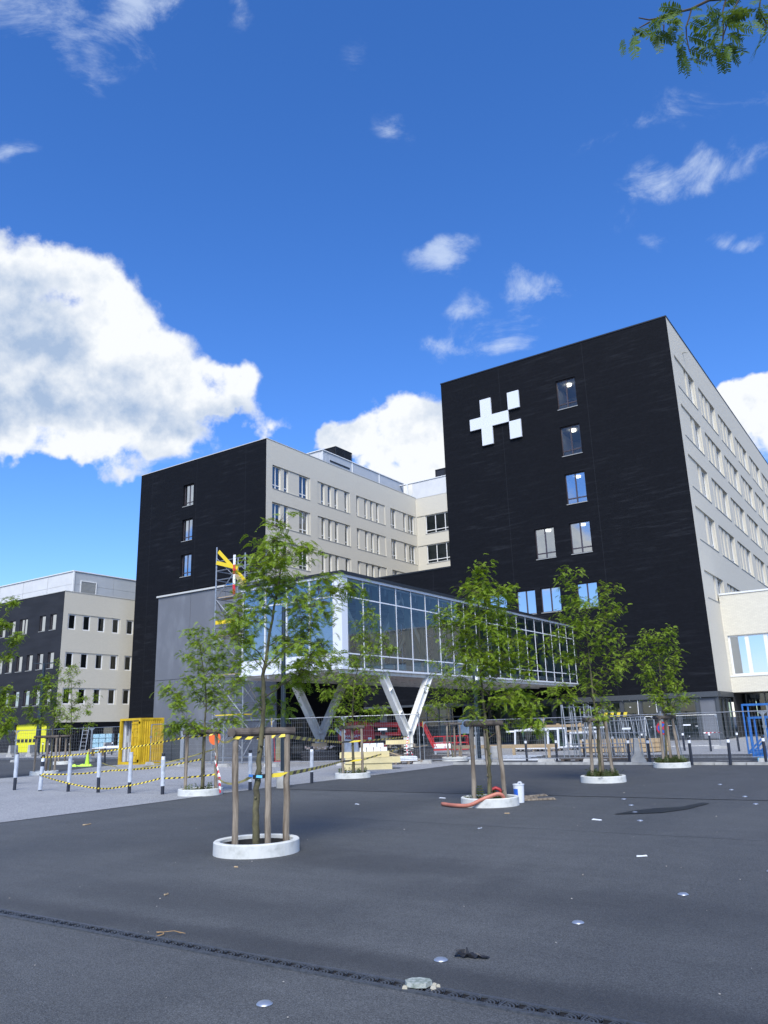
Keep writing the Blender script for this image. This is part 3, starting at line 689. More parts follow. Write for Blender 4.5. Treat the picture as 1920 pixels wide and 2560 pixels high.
for i in range(3):
    for j in range(3):
        if i == 0 and j == 0: 
            segs = [(-38.62,-38.05)]
        else: segs = [(cols[i], cols[i+1])]
        for a, c in segs:
            p = MB(); p.box(a+.012, 31.98, rowz[j]+.012, c-.012, 32.05, rowz[j+1]-.012)
            obj('cladding_panel', p.build('cladding_panel', M['grey_panel']), gb, tuple(-v for v in GL))
p = MB(); p.box(-38.0, 32.02, 0, -36.95, 32.06, 2.0); p.box(-36.9, 32.02, 0, -35.75, 32.06, 2.0); p.box(-38.05,31.99,0,-38.0,32.05,2.02)
obj('double_door', p.build('double_door', M['steel_dark']), gb, tuple(-v for v in GL))
p = MB(); p.box(-38.70, 31.88, 9.66, -28.75, 40.05, 9.76); obj('coping', p.build('coping', M['coping_light']), gb, tuple(-v for v in GL))
lp = MB()
for j in range(3): lp.box(-38.66, 32.06, rowz[j]+.012, -38.56, 39.9, rowz[j+1]-.012)
obj('cladding_panel', lp.build('cladding_panel', M['grey_panel']), gb, tuple(-v for v in GL))

# ---- low cream brick wing on the right
CL = (8.0, 61.7, 0.0)
cw = building('cream_low_wing', CL, label='low cream brick wing with large white framed window right of the tower', cat='building')
ops = []; x = -11.68
cws = []
while x < 34: cws.append(x); x += 8.2
for x in cws: ops.append((x, x+7.4, 4.33, 7.16, .20, None))
b = MB(); wall(b, TX1, 40, 3.13, 10.15, 0, ops); obj('brick_wall', b.build('brick_wall', M['cream_brick']), cw, rel((0,61.7,0), CL))
shell(cw, CL, 'wall', TX1+.01, 61.7, 40, 95, 3.13, 10.15, M['cream_brick'], 'LRBU'); shell(cw, CL, 'roof', TX1, 61.7, 40, 95, 3.13, 10.15, M['coping'], 'T')
t = MB(); t.box(TX1+.02, 61.64, 10.15, 40, 62.0, 10.27); t.box(TX1+.02, 61.66, 4.22, 40, 61.70, 4.30); obj('coping', t.build('coping', M['frame_white']), cw, tuple(-v for v in CL))
for x in cws:
    w = MB(); xs = [0, 1.25, 2.5, 3.7, 4.95, 6.2, 7.4]
    for k, u in enumerate(xs): w.box(max(0,u-.13), 0, 0, min(7.4,u+.13), .10, 2.83)
    for k in range(6): w.box(xs[k]+.13 if k else .13, 0, 0, xs[k+1]-.13, .10, .10); w.box(xs[k]+.13, 0, 2.73, xs[k+1]-.13, .10, 2.83)
    o = obj('window', w.build('window', M['frame_white']), cw, rel((x, 61.82, 4.33), CL))
    for k in range(6):
        q = MB(); q.quad((xs[k]+.13,.05,.10),(xs[k+1]-.13,.05,.10),(xs[k+1]-.13,.05,2.73),(xs[k]+.13,.05,2.73)); obj('pane', q.build('pane', M['glass_front']), o)
# glazing in the shade under it
t = MB()
x = -11.6
while x < 30: t.box(x, 64.6, 0, x+.08, 64.72, 3.1); x += 1.3
t.box(-11.8, 64.6, 2.2, 30, 64.7, 2.28); t.box(-11.8,64.6,0,30,64.7,.15)
o = obj('ground_glazing', t.build('ground_glazing', M['steel_dark']), cw, tuple(-v for v in CL))
q = MB(); q.quad((-11.8,64.66,.1),(30,64.66,.1),(30,64.66,3.1),(-11.8,64.66,3.1)); obj('pane', q.build('pane', M['glass_green']), o)
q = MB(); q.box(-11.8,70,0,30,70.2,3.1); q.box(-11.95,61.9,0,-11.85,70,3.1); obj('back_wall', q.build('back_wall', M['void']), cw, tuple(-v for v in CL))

# ---- far left block with yellow garage door
FX, FY = -75.7, 50.0
FL = (-88.0, 50.0, 0.0)
fb = building('far_left_block', FL, label='low black and beige block at the far left with yellow garage door', cat='building')
ops = []; fw = []
for (zs, zh, xs) in ((12.72,14.43,[-78.08,-80.05,-83.9,-85.85,-87.8,-91.7,-93.6,-97.5]), (8.60,10.32,[-77.98-1.96*k for k in range(12)]), (4.80,6.48,[-78.0-1.96*k for k in range(12)])):
    for x in xs:
        w = 1.16 if not (x == -83.9) else 1.6
        fw.append((x, zs, w, zh-zs)); ops.append((x, x+w, zs, zh, .24, None))
ops2 = [(-82.95, -77.1, .02, 2.9, .25, None), (-93.5,-86.5,.02,2.9,.25,None)]
b = MB(); wall(b, -110, FX, 0, 16.75, 0, ops+ops2); obj('black_wall', b.build('black_wall', worn('slate_black_brick', (.012,.0135,.018), (.020,.022,.028), .7, .75, .4, stretch=(.4,1,2), bscale=14, obj_space=False)), fb, rel((0,FY,0), FL))
for x, zs, w, h in fw: window(fb, rel((0,FY,0), FL), 0, x, zs, .16, w, h, 'd' if w > 1.3 else 's', M['frame_dark'], M['glass_front'], M['sill_grey'])
for gx_, wd in ((-82.95, 5.85), (-93.5, 7.0)):
    g = empty('garage_door', rel((gx_, FY+.2, .02), FL)); g.parent = fb
    for k in range(6):
        p = MB(); p.box(0, 0, k*.48+.006, wd, .05, k*.48+.474); obj('door_panel', p.build('door_panel', M['yellow']), g)
    for k in range(6 if wd < 6 else 4):
        p = MB(); p.box(.35+k*.72, -.012, 1.02, .35+k*.72+.52, -.002, 1.36); obj('door_window', p.build('door_window', M['black']), g)
fbl = []
ops = []
for zs, zh in ((12.68,14.33),(8.58,10.22),(4.80,6.48)):
    for a, c, ws in ((50.6, 57.4, [50.68, 52.50, 54.40, 56.32]), (58.2, 65.0, [58.28, 60.2, 62.1, 64.0])):
        ops.append((a, c, zs-.03, zh+.03, .06, [(p, p+.92, zs, zh, .1, None) for p in ws]))
        for p in ws: fbl.append((p, zs, zh-zs))
b = MB(); wall(b, FY, 90, 2.95, 16.75, 0, ops); obj('beige_wall', b.build('beige_wall', M['beige_brick']), fb, rel((FX,0,0), FL), math.pi/2)
M['glass_mid'] = glass('courtyard_glass', (.45,.52,.5), 2.6, 0, .05)
for p, zs, h in fbl: window(fb, rel((FX,0,0), FL), math.pi/2, p, zs, .10, .92, h, 's', M['frame_white'], M['glass_mid'])
ops = [(53.0,54.1,.9,2.5,.15,None),(56.0,57.4,.1,2.5,.15,None),(59.3,60.9,.9,2.5,.15,None)]
b = MB(); wall(b, FY, 90, 0, 2.95, .05, ops); obj('base_wall', b.build('base_wall', M['black_brick']), fb, rel((FX,0,0), FL), math.pi/2)
for a, c, e, f, _, _ in ops: window(fb, rel((FX,0,0), FL), math.pi/2, a, e, .14, c-a, f-e, 's', M['frame_dark'], M['glass_mid'])
shell(fb, FL, 'wall', -110, FY, FX, 90, 0, 16.75, M['beige_brick'], 'LB'); shell(fb, FL, 'roof', -110, FY, FX, 90, 0, 16.75, M['coping'], 'T')
coping(fb, FL, -110, FY, FX, 90, 16.75, M['coping_light'], h=.07)
shell(fb, FL, 'plant_room', -110, 52.9, -78.55, 88, 16.75, 19.7, M['panel_white'], 'FLRBT')
panels(fb, FL, 'cladding_panel', (-78.5, 52.85), (-78.5, 85.0), 16.8, 19.7, 6, M['panel_grey'])
panels(fb, FL, 'cladding_panel', (-108.5, 52.80), (-78.5, 52.80), 16.8, 19.7, 6, M['panel_white'])
t = MB(); t.box(-110, 52.7, 19.7, -78.4, 52.95, 19.8); t.box(-78.7, 52.95, 19.7, -78.4, 88, 19.8); t.box(-78.56, 52.72, 16.8, -78.42, 52.9, 19.7)
for a in ((53.7,17.0,53.8,18.75),(55.75,17.0,55.85,18.75),(53.8,18.65,55.75,18.75)): t.box(-78.47, a[0], a[1], -78.40, a[2], a[3])
obj('trim', t.build('trim', M['frame_white']), fb, tuple(-v for v in FL))
t = MB()
for k in range(12): t.box(-78.49, 53.85, 17.0+k*.14, -78.44, 55.72, 17.09+k*.14)
obj('louvre', t.build('louvre', M['sill_grey']), fb, tuple(-v for v in FL))

# ------------------------------------------------------------------ glass walkway on V columns
BX0, BX1, BY0, BY1 = -27.75, -21.6, 28.33, 57.0
Z0, ZA, ZB, ZT, ZR_ = 4.10, 4.82, 7.42, 8.30, 8.42
BL = (-24.7, 42.0, 4.0)
wk = empty('glass_walkway', BL, label='raised glass walkway with white frame resting on white V columns', cat='walkway')
nl = tuple(-v for v in BL)
def part(name, b, *m, parent=None, **kw): return obj(name, b.build(name, *m), wk if parent is None else parent, nl if parent is None else (0,0,0), 0, **kw)
b = MB(); b.box(BX0-.15, BY0-.18, ZR_, BX1+.18, BY1-.01, ZR_+.14); part('roof', b, M['coping'])
b = MB(); b.box(BX0+.1, BY0+.1, 4.28, BX1-.1, BY1-.02, 4.50); part('floor', b, M['concrete'])
b = MB(); b.box(BX0+.1, BY0+.1, 8.20, BX1-.1, BY1-.02, 8.32); part('ceiling', b, mat('walkway_ceiling', (.34,.35,.35), .8))
b = MB()
for k in range(19): b.box(BX0+.2, BY0+1.0+k*1.42, 7.86, BX1-.2, BY0+1.12+k*1.42, 8.18)
for x in (-26.5, -24.8, -23.1): b.tube([(x, BY0+.4, 7.75), (x, BY1-.3, 7.75)], .12, 8)
part('ceiling_services', b, mat('duct_grey', (.25,.26,.26), .5, .3))
b = MB()
b.box(BX1-.06, BY0, Z0, BX1+.10, BY1-.02, Z0+.09); b.box(BX0-.10, BY0, Z0, BX0+.06, BY1-.02, Z0+.09); b.box(BX0-.10, BY0-.12, Z0, BX1+.10, BY0, Z0+.09)
b.box(BX1-.06, BY0, ZT, BX1+.10, BY1-.02, ZR_-.002); b.box(BX0-.10, BY0, ZT, BX0+.06, BY1-.02, ZR_-.002); b.box(BX0-.10, BY0-.12, ZT, BX1+.10, BY0, ZR_-.002)
part('edge_beam', b, M['white'])
# soffit: white ribs and longitudinal joists with brown boards between
b = MB()
for k in range(21): b.box(BX0+.1, BY0+.25+k*1.42, 4.02, BX1-.1, BY0+.33+k*1.42, 4.12)
for x in np.linspace(BX0+.12, BX1-.22, 5): b.box(x, BY0+.05, 3.94, x+.10, BY1-.1, 4.14)
part('soffit_rib', b, M['white_steel'])
for k in range(10):
    b = MB(); b.box(BX0+.1, BY0+.06+k*2.86, 4.15, BX1-.1, BY0+.04+(k+1)*2.86, 4.26); part('soffit_board', b, M['brown'])
ys = [BY0+.42] + [30.02+1.419*k for k in range(20)]
mm = MB(); mm.box(-.03, -.022, Z0+.09, .025, .022, ZT); mm = mm.build('mullion', M['white'])
for x, rz in ((BX1, 0), (BX0, math.pi)):
    for y in ys + [BY1-.06]: obj('mullion', mm, wk, rel((x, y, 0), BL), rz)
for x in (BX1, BX0):
    s = 1 if x == BX1 else -1
    for z in (ZA, ZB):
        b = MB(); b.box(min(x-.02*s, x+.022*s), BY0, z-.028, max(x-.02*s, x+.022*s), BY1-.02, z+.028); part('transom', b, M['white'])
    for i in range(len(ys)):
        y0_, y1_ = ys[i], (ys+[BY1-.06])[i+1]
        for z0_, z1_ in ((Z0+.09, ZA), (ZA, ZB), (ZB, ZT)):
            q = MB(); tl = rng.uniform(-.006, .006)
            q.quad((x, y0_+.02, z0_), (x+tl, y1_-.02, z0_), (x+tl, y1_-.02, z1_), (x, y0_+.02, z1_)); part('pane', q, M['glass_walk'])
# front end
xs = [BX0, -26.26, -24.87, -23.46, -22.07]
mf = MB()
for x in xs[:4] : mf.box(x-.03, BY0-.06, Z0+.09, x+.03, BY0+.03, ZT)
part('front_mullion', mf, M['white'])
b = MB(); b.box(BX0, BY0-.05, ZB-.03, -22.1, BY0+.02, ZB+.03); part('transom', b, M['white'])
for i in range(4):
    b = MB(); b.box(xs[i]+.035, BY0-.03, Z0+.10, xs[i+1]-.035, BY0+.02, ZA+.02); part('lower_panel', b, M['white'])
    for z0_, z1_ in ((ZA+.03, ZB), (ZB, ZT)):
        q = MB(); q.quad((xs[i]+.03, BY0-.01, z0_), (xs[i+1]-.03, BY0-.01, z0_), (xs[i+1]-.03, BY0-.01, z1_), (xs[i]+.03, BY0-.01, z1_)); part('pane', q, M['glass_walk_front'])
b = MB(); b.box(-22.08, BY0-.05, Z0+.10, BX1+.055, BY0+.40, ZB-.02); part('corner_panel', b, M['white'])
b = MB(); b.box(-22.08, BY0-.048, ZB, BX1+.053, BY0+.40, ZT-.002); part('corner_panel', b, M['white'])
# inside: green-blue fins behind the posts, cream truss diagonals, far rail
fin = MB(); fin.box(-.42, -.03, 4.5, -.10, .03, 8.2); fin = fin.build('glass_fin', worn('fin_green', (.22,.30,.29), (.27,.36,.34), 1, .4, 0))
for i, y in enumerate(ys[1:]):
    obj('inner_fin', fin, wk, rel((BX1, y, 0), BL)); 
    if i % 2 == 0: obj('inner_fin', fin, wk, rel((BX0+.5, y, 0), BL))
cream = mat('truss_cream', (.58,.55,.46), .6)
for k in range(5):
    y = BY0+.4+k*5.6
    b = MB(); b.beam((BX1-.75, y, 8.1), (BX1-.75, y+2.8, 4.55), .22, .22); b.beam((BX1-.75, y+2.8, 4.55), (BX1-.75, y+5.6, 8.1), .22, .22); part('truss_diagonal', b, cream)
    b = MB(); b.beam((BX0+.75, y, 4.55), (BX0+.75, y+2.8, 8.1), .22, .22); b.beam((BX0+.75, y+2.8, 8.1), (BX0+.75, y+5.6, 4.55), .22, .22); part('truss_diagonal', b, cream)
# V columns
def v_column(x, label):
    yc = 33.8
    e = empty('v_column', (x, yc, 0), label=label, cat='column', group='V columns carrying the walkway')
    def ibeam(p, q, w=.34, d=.30, name='arm'):
        """open H section: web with two flanges"""
        p = Vector(p); q = Vector(q); dr = (q-p).normalized(); side = Vector((1,0,0)); nrm = dr.cross(side).normalized()
        b = MB()
        for s in (-1, 1):
            b.beam(p+nrm*s*w/2, q+nrm*s*w/2, d, .035, tuple(nrm))
        b.beam(p, q, .03, w-.03, tuple(nrm))
        for t in (.34, .72):
            c = p+(q-p)*t; b.beam(c-dr*.012, c+dr*.012, d-.02, w-.03, tuple(nrm))
        return b
    obj('arm', ibeam((0,-.1,1.20), (0,-2.15,4.05)).build('arm', M['white_steel']), e)
    obj('arm', ibeam((0,.1,1.20), (0,2.20,4.05)).build('arm', M['white_steel']), e)
    b = MB(); b.box(-.15,-.21,0,.15,-.175,1.28); b.box(-.15,.175,0,.15,.21,1.28); b.box(-.016,-.175,0,.016,.175,1.28); b.box(-.15,-.2,1.28,.15,.2,1.31); b.box(-.25,-.3,0,.25,.3,.03)
    obj('stem', b.build('stem', M['white_steel']), e)
    return e
v_column(-21.75, 'white steel V column under the near edge of the walkway')
v_column(-27.35, 'white steel V column under the far edge of the walkway')

# ------------------------------------------------------------------ street trees
TREES={
 'A':((-7.95,8.45),[(-0.0,4.35),(0.23,4.31),(0.4,4.46),(0.56,4.39),(0.71,4.28),(-0.1,4.08),(0.15,4.09),(0.4,4.13),(0.53,3.99),(0.02,3.91),(0.32,3.88),(0.53,3.84),(-0.23,3.75),(-0.05,3.65),(0.17,3.69),(0.37,3.7),(-0.16,3.52),(0.01,3.43),(-0.32,3.41),(0.2,3.47),(0.5,3.59),(0.69,3.55),(0.86,3.58),(1.06,3.74),(1.11,3.61),(1.27,3.62),(1.37,3.53),(0.81,3.39),(0.94,3.3),(0.6,3.39),(0.5,3.25),(0.69,3.16),(0.77,3.08),(1.02,3.3),(-0.45,3.3),(-0.45,3.13),(-0.31,3.06),(-0.25,2.9),(-0.09,3.15),(-0.46,2.96),(0.4,2.88),(0.56,2.97),(0.53,2.81),(0.84,2.83),(0.69,2.73),(0.47,2.69),(0.8,2.6),(0.66,2.54),(0.48,2.5),(0.88,2.67),(1.04,2.59),(1.17,2.55),(0.56,2.34),(0.5,2.26),(0.72,2.36),(-0.24,2.71),(-0.09,2.08),(0.28,1.87),(-0.61,3.3),(-0.19,3.16),(0.1,3.84),(0.23,4.0),(0.3,4.24)],
   [(-0.01,0.04),(-0.02,0.66),(0.04,1.46),(0.07,1.84),(0.07,2.35),(0.17,3.06),(0.24,3.47),(0.32,3.97),(0.38,4.39)]),
 'B':((-7.72,14.95),[(0.11,4.83),(0.02,4.67),(-0.2,4.49),(0.01,4.43),(0.16,4.45),(0.26,4.35),(-0.21,4.31),(0.04,4.2),(-0.11,4.23),(0.62,4.28),(0.49,4.23),(0.58,4.13),(0.55,3.95),(0.29,3.95),(0.14,4.01),(-0.24,3.84),(-0.47,3.87),(-0.7,3.93),(-0.93,3.81),(-0.79,3.63),(-0.55,3.67),(-0.14,3.71),(0.12,3.75),(0.38,3.77),(0.58,3.74),(0.7,3.63),(-0.41,3.46),(-0.16,3.45),(0.1,3.47),(0.36,3.44),(0.56,3.43),(-0.57,3.31),(-0.27,3.25),(0.04,3.24),(0.29,3.24),(0.55,3.23),(0.88,3.29),(-0.69,3.12),(-0.38,3.06),(-0.08,3.05),(0.23,3.04),(0.48,3.03),(0.73,2.92),(0.98,2.86),(0.86,3.02),(-0.3,2.8),(0.01,2.79),(0.26,2.81),(0.46,2.78),(0.61,2.67),(0.93,2.61),(-0.51,2.56),(-0.32,2.46),(0.04,2.54),(0.29,2.54),(0.52,2.18),(0.67,2.18),(0.89,2.15),(1.01,1.97),(0.95,1.85),(0.78,1.93),(0.51,2.04),(0.37,2.14),(0.73,1.69),(0.97,1.52),(1.11,1.44),(0.85,1.57),(-0.24,2.11),(-0.35,1.85),(-0.4,2.71),(-0.19,2.95),(0.12,2.94)],
   [(-0.01,0.11),(0.03,0.9),(-0.0,1.83),(-0.03,2.45),(-0.01,3.2),(0.0,3.96),(0.06,4.67)]),
 'C':((-7.54,21.05),[(-0.51,5.57),(-0.25,5.46),(-0.69,5.51),(-0.57,5.26),(-0.41,5.19),(-0.5,4.92),(-0.34,4.85),(-0.47,4.58),(-0.13,4.64),(-0.32,4.38),(-0.88,4.43),(-0.57,4.22),(-0.78,4.06),(-0.25,4.11),(0.03,4.23),(-1.04,3.8),(-0.74,3.79),(-0.37,3.85),(-1.3,3.48),(-1.04,3.41),(-0.78,3.34),(-0.51,3.39),(-0.93,3.15),(-0.61,3.11),(-0.39,3.26),(-0.93,3.93),(0.71,5.21),(0.91,5.13),(0.5,5.05),(0.5,4.77),(-0.11,5.0),(-0.34,4.73),(-0.09,4.59),(0.18,4.58),(0.6,4.47),(0.95,4.63),(1.04,4.52),(0.76,4.36),(0.48,4.27),(0.31,4.21),(-0.31,4.33),(-0.01,4.32),(0.15,4.25),(-0.44,4.0),(-0.22,3.86),(-0.38,3.61),(0.04,3.86),(0.29,3.72),(0.52,3.71),(0.76,3.8),(0.93,3.76),(0.38,3.58),(-0.48,3.28),(-0.29,3.21),(-0.04,3.01),(0.22,3.33),(0.47,3.25),(0.72,3.38),(0.79,3.18),(0.98,3.07),(0.61,3.02),(0.33,2.87),(0.52,2.8),(0.74,2.7),(-0.45,2.86),(-0.23,2.76),(-0.02,2.56),(0.23,2.46),(0.41,2.35),(-0.3,2.44),(-0.52,2.19),(0.21,1.95),(0.36,1.88),(-0.63,2.36),(-0.41,1.94),(-0.11,1.74),(0.04,1.64),(-0.88,2.52),(-1.02,2.43),(-1.15,2.37),(-1.04,2.11)],
   [(-0.05,0.14),(0.0,1.55),(-0.04,2.24),(-0.03,3.14),(-0.05,3.96),(-0.19,4.97),(-0.46,5.36)]),
 'D':((-7.46,27.4),[(-0.34,4.46),(-0.15,4.33),(0.23,4.4),(0.44,4.44),(-0.57,4.18),(-0.29,4.13),(0.03,4.12),(0.28,4.12),(0.46,3.91),(-0.83,3.78),(-0.64,3.66),(-0.37,3.85),(-0.08,3.84),(0.24,3.79),(0.77,3.82),(0.7,3.58),(-0.54,3.41),(-0.21,3.44),(0.11,3.43),(0.44,3.46),(-0.49,3.13),(-0.13,3.12),(0.24,3.15),(0.57,3.18),(-0.64,2.94),(-0.33,2.85),(0.04,2.84),(0.41,2.86),(-0.48,2.58),(-0.16,2.53),(0.21,2.55),(0.5,2.62),(0.7,2.66),(-0.43,2.3),(-0.11,2.29),(0.38,2.35),(0.68,2.18),(0.93,2.22),(0.12,2.16),(-0.37,2.14),(0.2,1.85),(0.37,1.92)],
   [(-0.14,0.06),(-0.03,1.66),(-0.01,2.64),(0.02,3.64),(0.05,4.29)]),
 'E':((-16.0,21.5),[(0.72,5.4),(0.5,5.2),(0.83,5.15),(0.17,5.01),(0.37,4.79),(0.74,4.86),(0.57,4.58),(0.94,4.61),(1.23,4.52),(0.28,4.55),(1.06,4.32),(1.25,4.12),(1.42,4.07),(0.65,4.26),(0.84,4.01),(0.32,4.14),(0.51,3.9),(0.79,3.73),(0.06,3.87),(-0.1,3.75),(0.1,3.55),(0.5,3.34),(-0.27,3.32),(-0.6,3.25),(-0.84,3.18),(0.05,3.23),(0.41,3.14),(0.86,3.25),(1.11,3.32),(-0.28,3.0),(0.09,2.95),(0.49,2.9),(0.77,2.81),(-0.52,2.74),(-0.93,2.75),(-1.01,2.63),(-0.73,2.58),(-0.2,2.69),(0.28,2.63),(-0.37,2.42),(0.11,2.4),(0.43,2.16),(0.67,2.07),(0.99,2.22),(1.23,2.09),(-0.53,2.23),(-0.58,1.92),(-0.3,1.87),(0.38,1.77),(-0.74,1.5),(0.78,1.88)],
   [(-0.02,0.08),(-0.01,1.4),(0.01,2.17),(0.07,2.95),(0.24,3.66),(0.45,4.55),(0.67,5.24)]),
 'F':((-18.1,31.8),[(-0.86,4.33),(-0.42,4.16),(-0.04,4.03),(0.26,3.48),(-0.72,3.78),(-0.35,3.5),(-1.02,3.31),(0.02,3.06),(-0.65,2.98),(0.46,3.05),(-0.22,2.69),(-0.94,2.56),(-0.56,2.44),(0.21,2.52),(-1.12,2.3),(-0.85,2.08),(0.58,3.31),(-0.06,3.71),(-0.47,3.18),(0.11,2.74),(0.66,2.83)],
   [(-0.03,-0.0),(-0.1,0.85),(-0.14,2.16),(-0.15,2.96),(-0.32,4.04)]),
 'G':((-16.3,15.2),[(-0.2,4.44),(-0.38,4.26),(0.02,4.22),(0.39,4.15),(-0.46,4.05),(-0.51,3.66),(-0.27,3.8),(-0.03,3.89),(0.22,3.91),(0.49,3.87),(-0.26,3.53),(-0.02,3.55),(0.25,3.61),(0.53,3.57),(0.8,3.62),(-0.19,3.29),(0.11,3.28),(0.41,3.3),(0.66,3.26),(0.9,3.34),(-0.52,3.03),(-0.33,2.91),(-0.03,2.99),(0.27,2.98),(0.57,3.0),(0.88,2.99),(1.06,2.92),(-0.29,2.64),(-0.02,2.69),(0.28,2.65),(0.55,2.67),(0.82,2.67),(-0.17,2.43),(0.13,2.48),(0.44,2.35),(0.74,2.35),(-0.94,2.8),(-1.06,2.68),(-0.79,2.65),(-0.69,2.53),(-0.7,2.36),(-0.6,2.31),(-0.78,1.77),(-0.95,1.76),(-0.94,1.57),(-0.59,1.82),(-0.34,1.78),(-0.17,1.69),(0.31,1.86),(0.6,1.85),(0.8,1.89),(1.04,1.81)],
   [(0.01,0.1),(0.01,1.07),(0.03,1.66),(0.05,2.13),(0.04,2.72),(-0.08,3.45),(-0.25,4.15)]),
 'H':((-32.3,21.0),[(-0.34,4.11),(0.02,4.15),(-0.73,3.77),(-0.21,3.8),(0.2,3.79),(-0.7,3.47),(-0.28,3.35),(0.13,3.39),(-0.9,2.82),(-0.49,2.81),(-0.04,2.9),(0.31,2.99),(-0.82,2.48),(-0.4,2.31),(0.15,2.54),(0.61,2.53),(-0.69,2.23),(0.43,2.19),(0.69,2.73),(-0.01,3.2),(-0.41,3.11)],
   [(0.26,0.09),(0.23,1.44),(0.25,2.28),(0.06,3.15),(-0.12,4.02)]),
 'I':((-42.6,28.9),[(-0.52,5.91),(-0.09,5.76),(0.27,5.61),(-0.33,5.35),(0.23,5.27),(0.64,5.32),(-0.22,4.8),(0.33,4.85),(0.69,4.71),(-0.25,4.26),(0.31,4.24),(0.74,4.03),(0.07,3.71),(0.63,3.63),(1.03,3.75),(1.58,3.87),(0.25,3.17),(0.8,3.15),(1.33,3.4),(1.37,2.87),(0.15,2.64),(0.83,2.75),(-0.02,2.12),(0.46,2.17),(1.68,2.33),(-0.28,1.93),(-0.51,4.0)],
   [(0.37,0.11),(0.26,2.49),(0.23,3.64),(0.09,4.82),(-0.13,5.77)]),
 'J':((-32.0,17.6),[(0.61,7.39),(0.4,7.01),(0.73,7.15),(0.67,6.23),(0.88,6.12),(0.6,5.94),(1.11,5.73),(1.44,5.77),(0.84,5.55),(0.8,4.98),(0.87,4.7),(0.72,4.28),(1.02,3.62),(0.81,3.35),(1.16,3.21),(1.0,2.89),(1.3,2.7),(1.08,2.53),(1.43,2.29),(1.22,2.12),(0.99,2.03),(1.11,1.76),(0.27,6.43),(0.27,5.47),(0.46,4.52),(0.36,3.6),(0.51,2.68),(0.62,2.0),(0.65,4.05),(0.69,3.13),(0.08,4.07),(0.03,3.15),(0.12,5.01)],
   [(-0.0,0.0),(0.61,2.3),(0.45,3.89),(0.28,5.52),(0.18,6.85)]),
}

LAT = Vector((0.8293, 0.5588, 0)); DEP = Vector((-0.5588, 0.8293, 0))
# leaflet outline (length 1 along x, half width along y)
LEAF6 = np.array([(0,0),(.3,.145),(.75,.125),(1,0),(.75,-.125),(.3,-.145)])
LEAF4 = np.array([(0,0),(.45,.20),(1,0),(.45,-.20)])
def fronds_mesh(name, m, base, dirs, length, droop, pairs=9, shape=LEAF4, leaflet=.30, twist=None):
    """pinnate leaves: base (n,3), unit dirs (n,3), length (n,); leaflets in pairs along a drooping stalk"""
    n = len(base); up = np.array([0, 0, 1.0])
    side = np.cross(dirs, up); side /= np.linalg.norm(side, axis=1, keepdims=True)+1e-9
    roll = rng.uniform(-.9, .9, n)[:, None]; nrm = np.cross(side, dirs)
    side = side*np.cos(roll) + nrm*np.sin(roll)
    t = (np.arange(pairs)+1.0)/pairs
    T = t[None, :, None]
    P = base[:, None, :] + length[:, None, None]*(dirs[:, None, :]*T - up*droop[:, None, None]*T*T)
    tan = dirs[:, None, :] - up*2*droop[:, None, None]*T; tan /= np.linalg.norm(tan, axis=2, keepdims=True)
    ll = (length[:, None, None]*leaflet)*(1.0-.55*np.abs(T-.45)*1.3)
    V = []
    for s in (-1, 1):
        d = side[:, None, :]*s*.88 + tan*.42 + rng.normal(0, .13, P.shape); d[:, :, 2] -= .12
        d /= np.linalg.norm(d, axis=2, keepdims=True)
        w = np.cross(d, np.cross(side[:, None, :], tan)*1.0); w /= np.linalg.norm(w, axis=2, keepdims=True)+1e-9
        for (a, b) in shape:
            V.append(P + ll*(d*a + w*b*1.0))
    k = len(shape)
    A = np.stack(V, axis=2).reshape(-1, 2, k, 3)          # (n*pairs, 2, k, 3)
    co = A.reshape(-1, 3).astype(np.float32); nf = len(co)//k
    # stalks as thin strips
    me = bpy.data.meshes.new(name)
    st = []; sf = []
    Q = base[:, None, :] + length[:, None, None]*(dirs[:, None, :]*np.array([0,.5,1.0])[None,:,None] - up*droop[:, None, None]*np.array([0,.25,1.0])[None,:,None])
    wv_ = side*.0016
    for j in range(2):
        a = Q[:, j]; b = Q[:, j+1]
        st.append(np.stack([a-wv_, a+wv_, b+wv_, b-wv_], axis=1).reshape(-1, 3))
    sc_ = np.concatenate(st).astype(np.float32); ns = len(sc_)//4
    allv = np.concatenate([co, sc_])
    me.vertices.add(len(allv)); me.vertices.foreach_set('co', allv.ravel())
    me.loops.add(len(allv)); me.loops.foreach_set('vertex_index', np.arange(len(allv), dtype=np.int32))
    me.polygons.add(nf+ns)
    starts = np.concatenate([np.arange(nf)*k, nf*k+np.arange(ns)*4]).astype(np.int32)
    tot = np.concatenate([np.full(nf, k), np.full(ns, 4)]).astype(np.int32)
    me.polygons.foreach_set('loop_start', starts); me.polygons.foreach_set('loop_total', tot)
    me.materials.append(m); me.update(calc_edges=True); return me

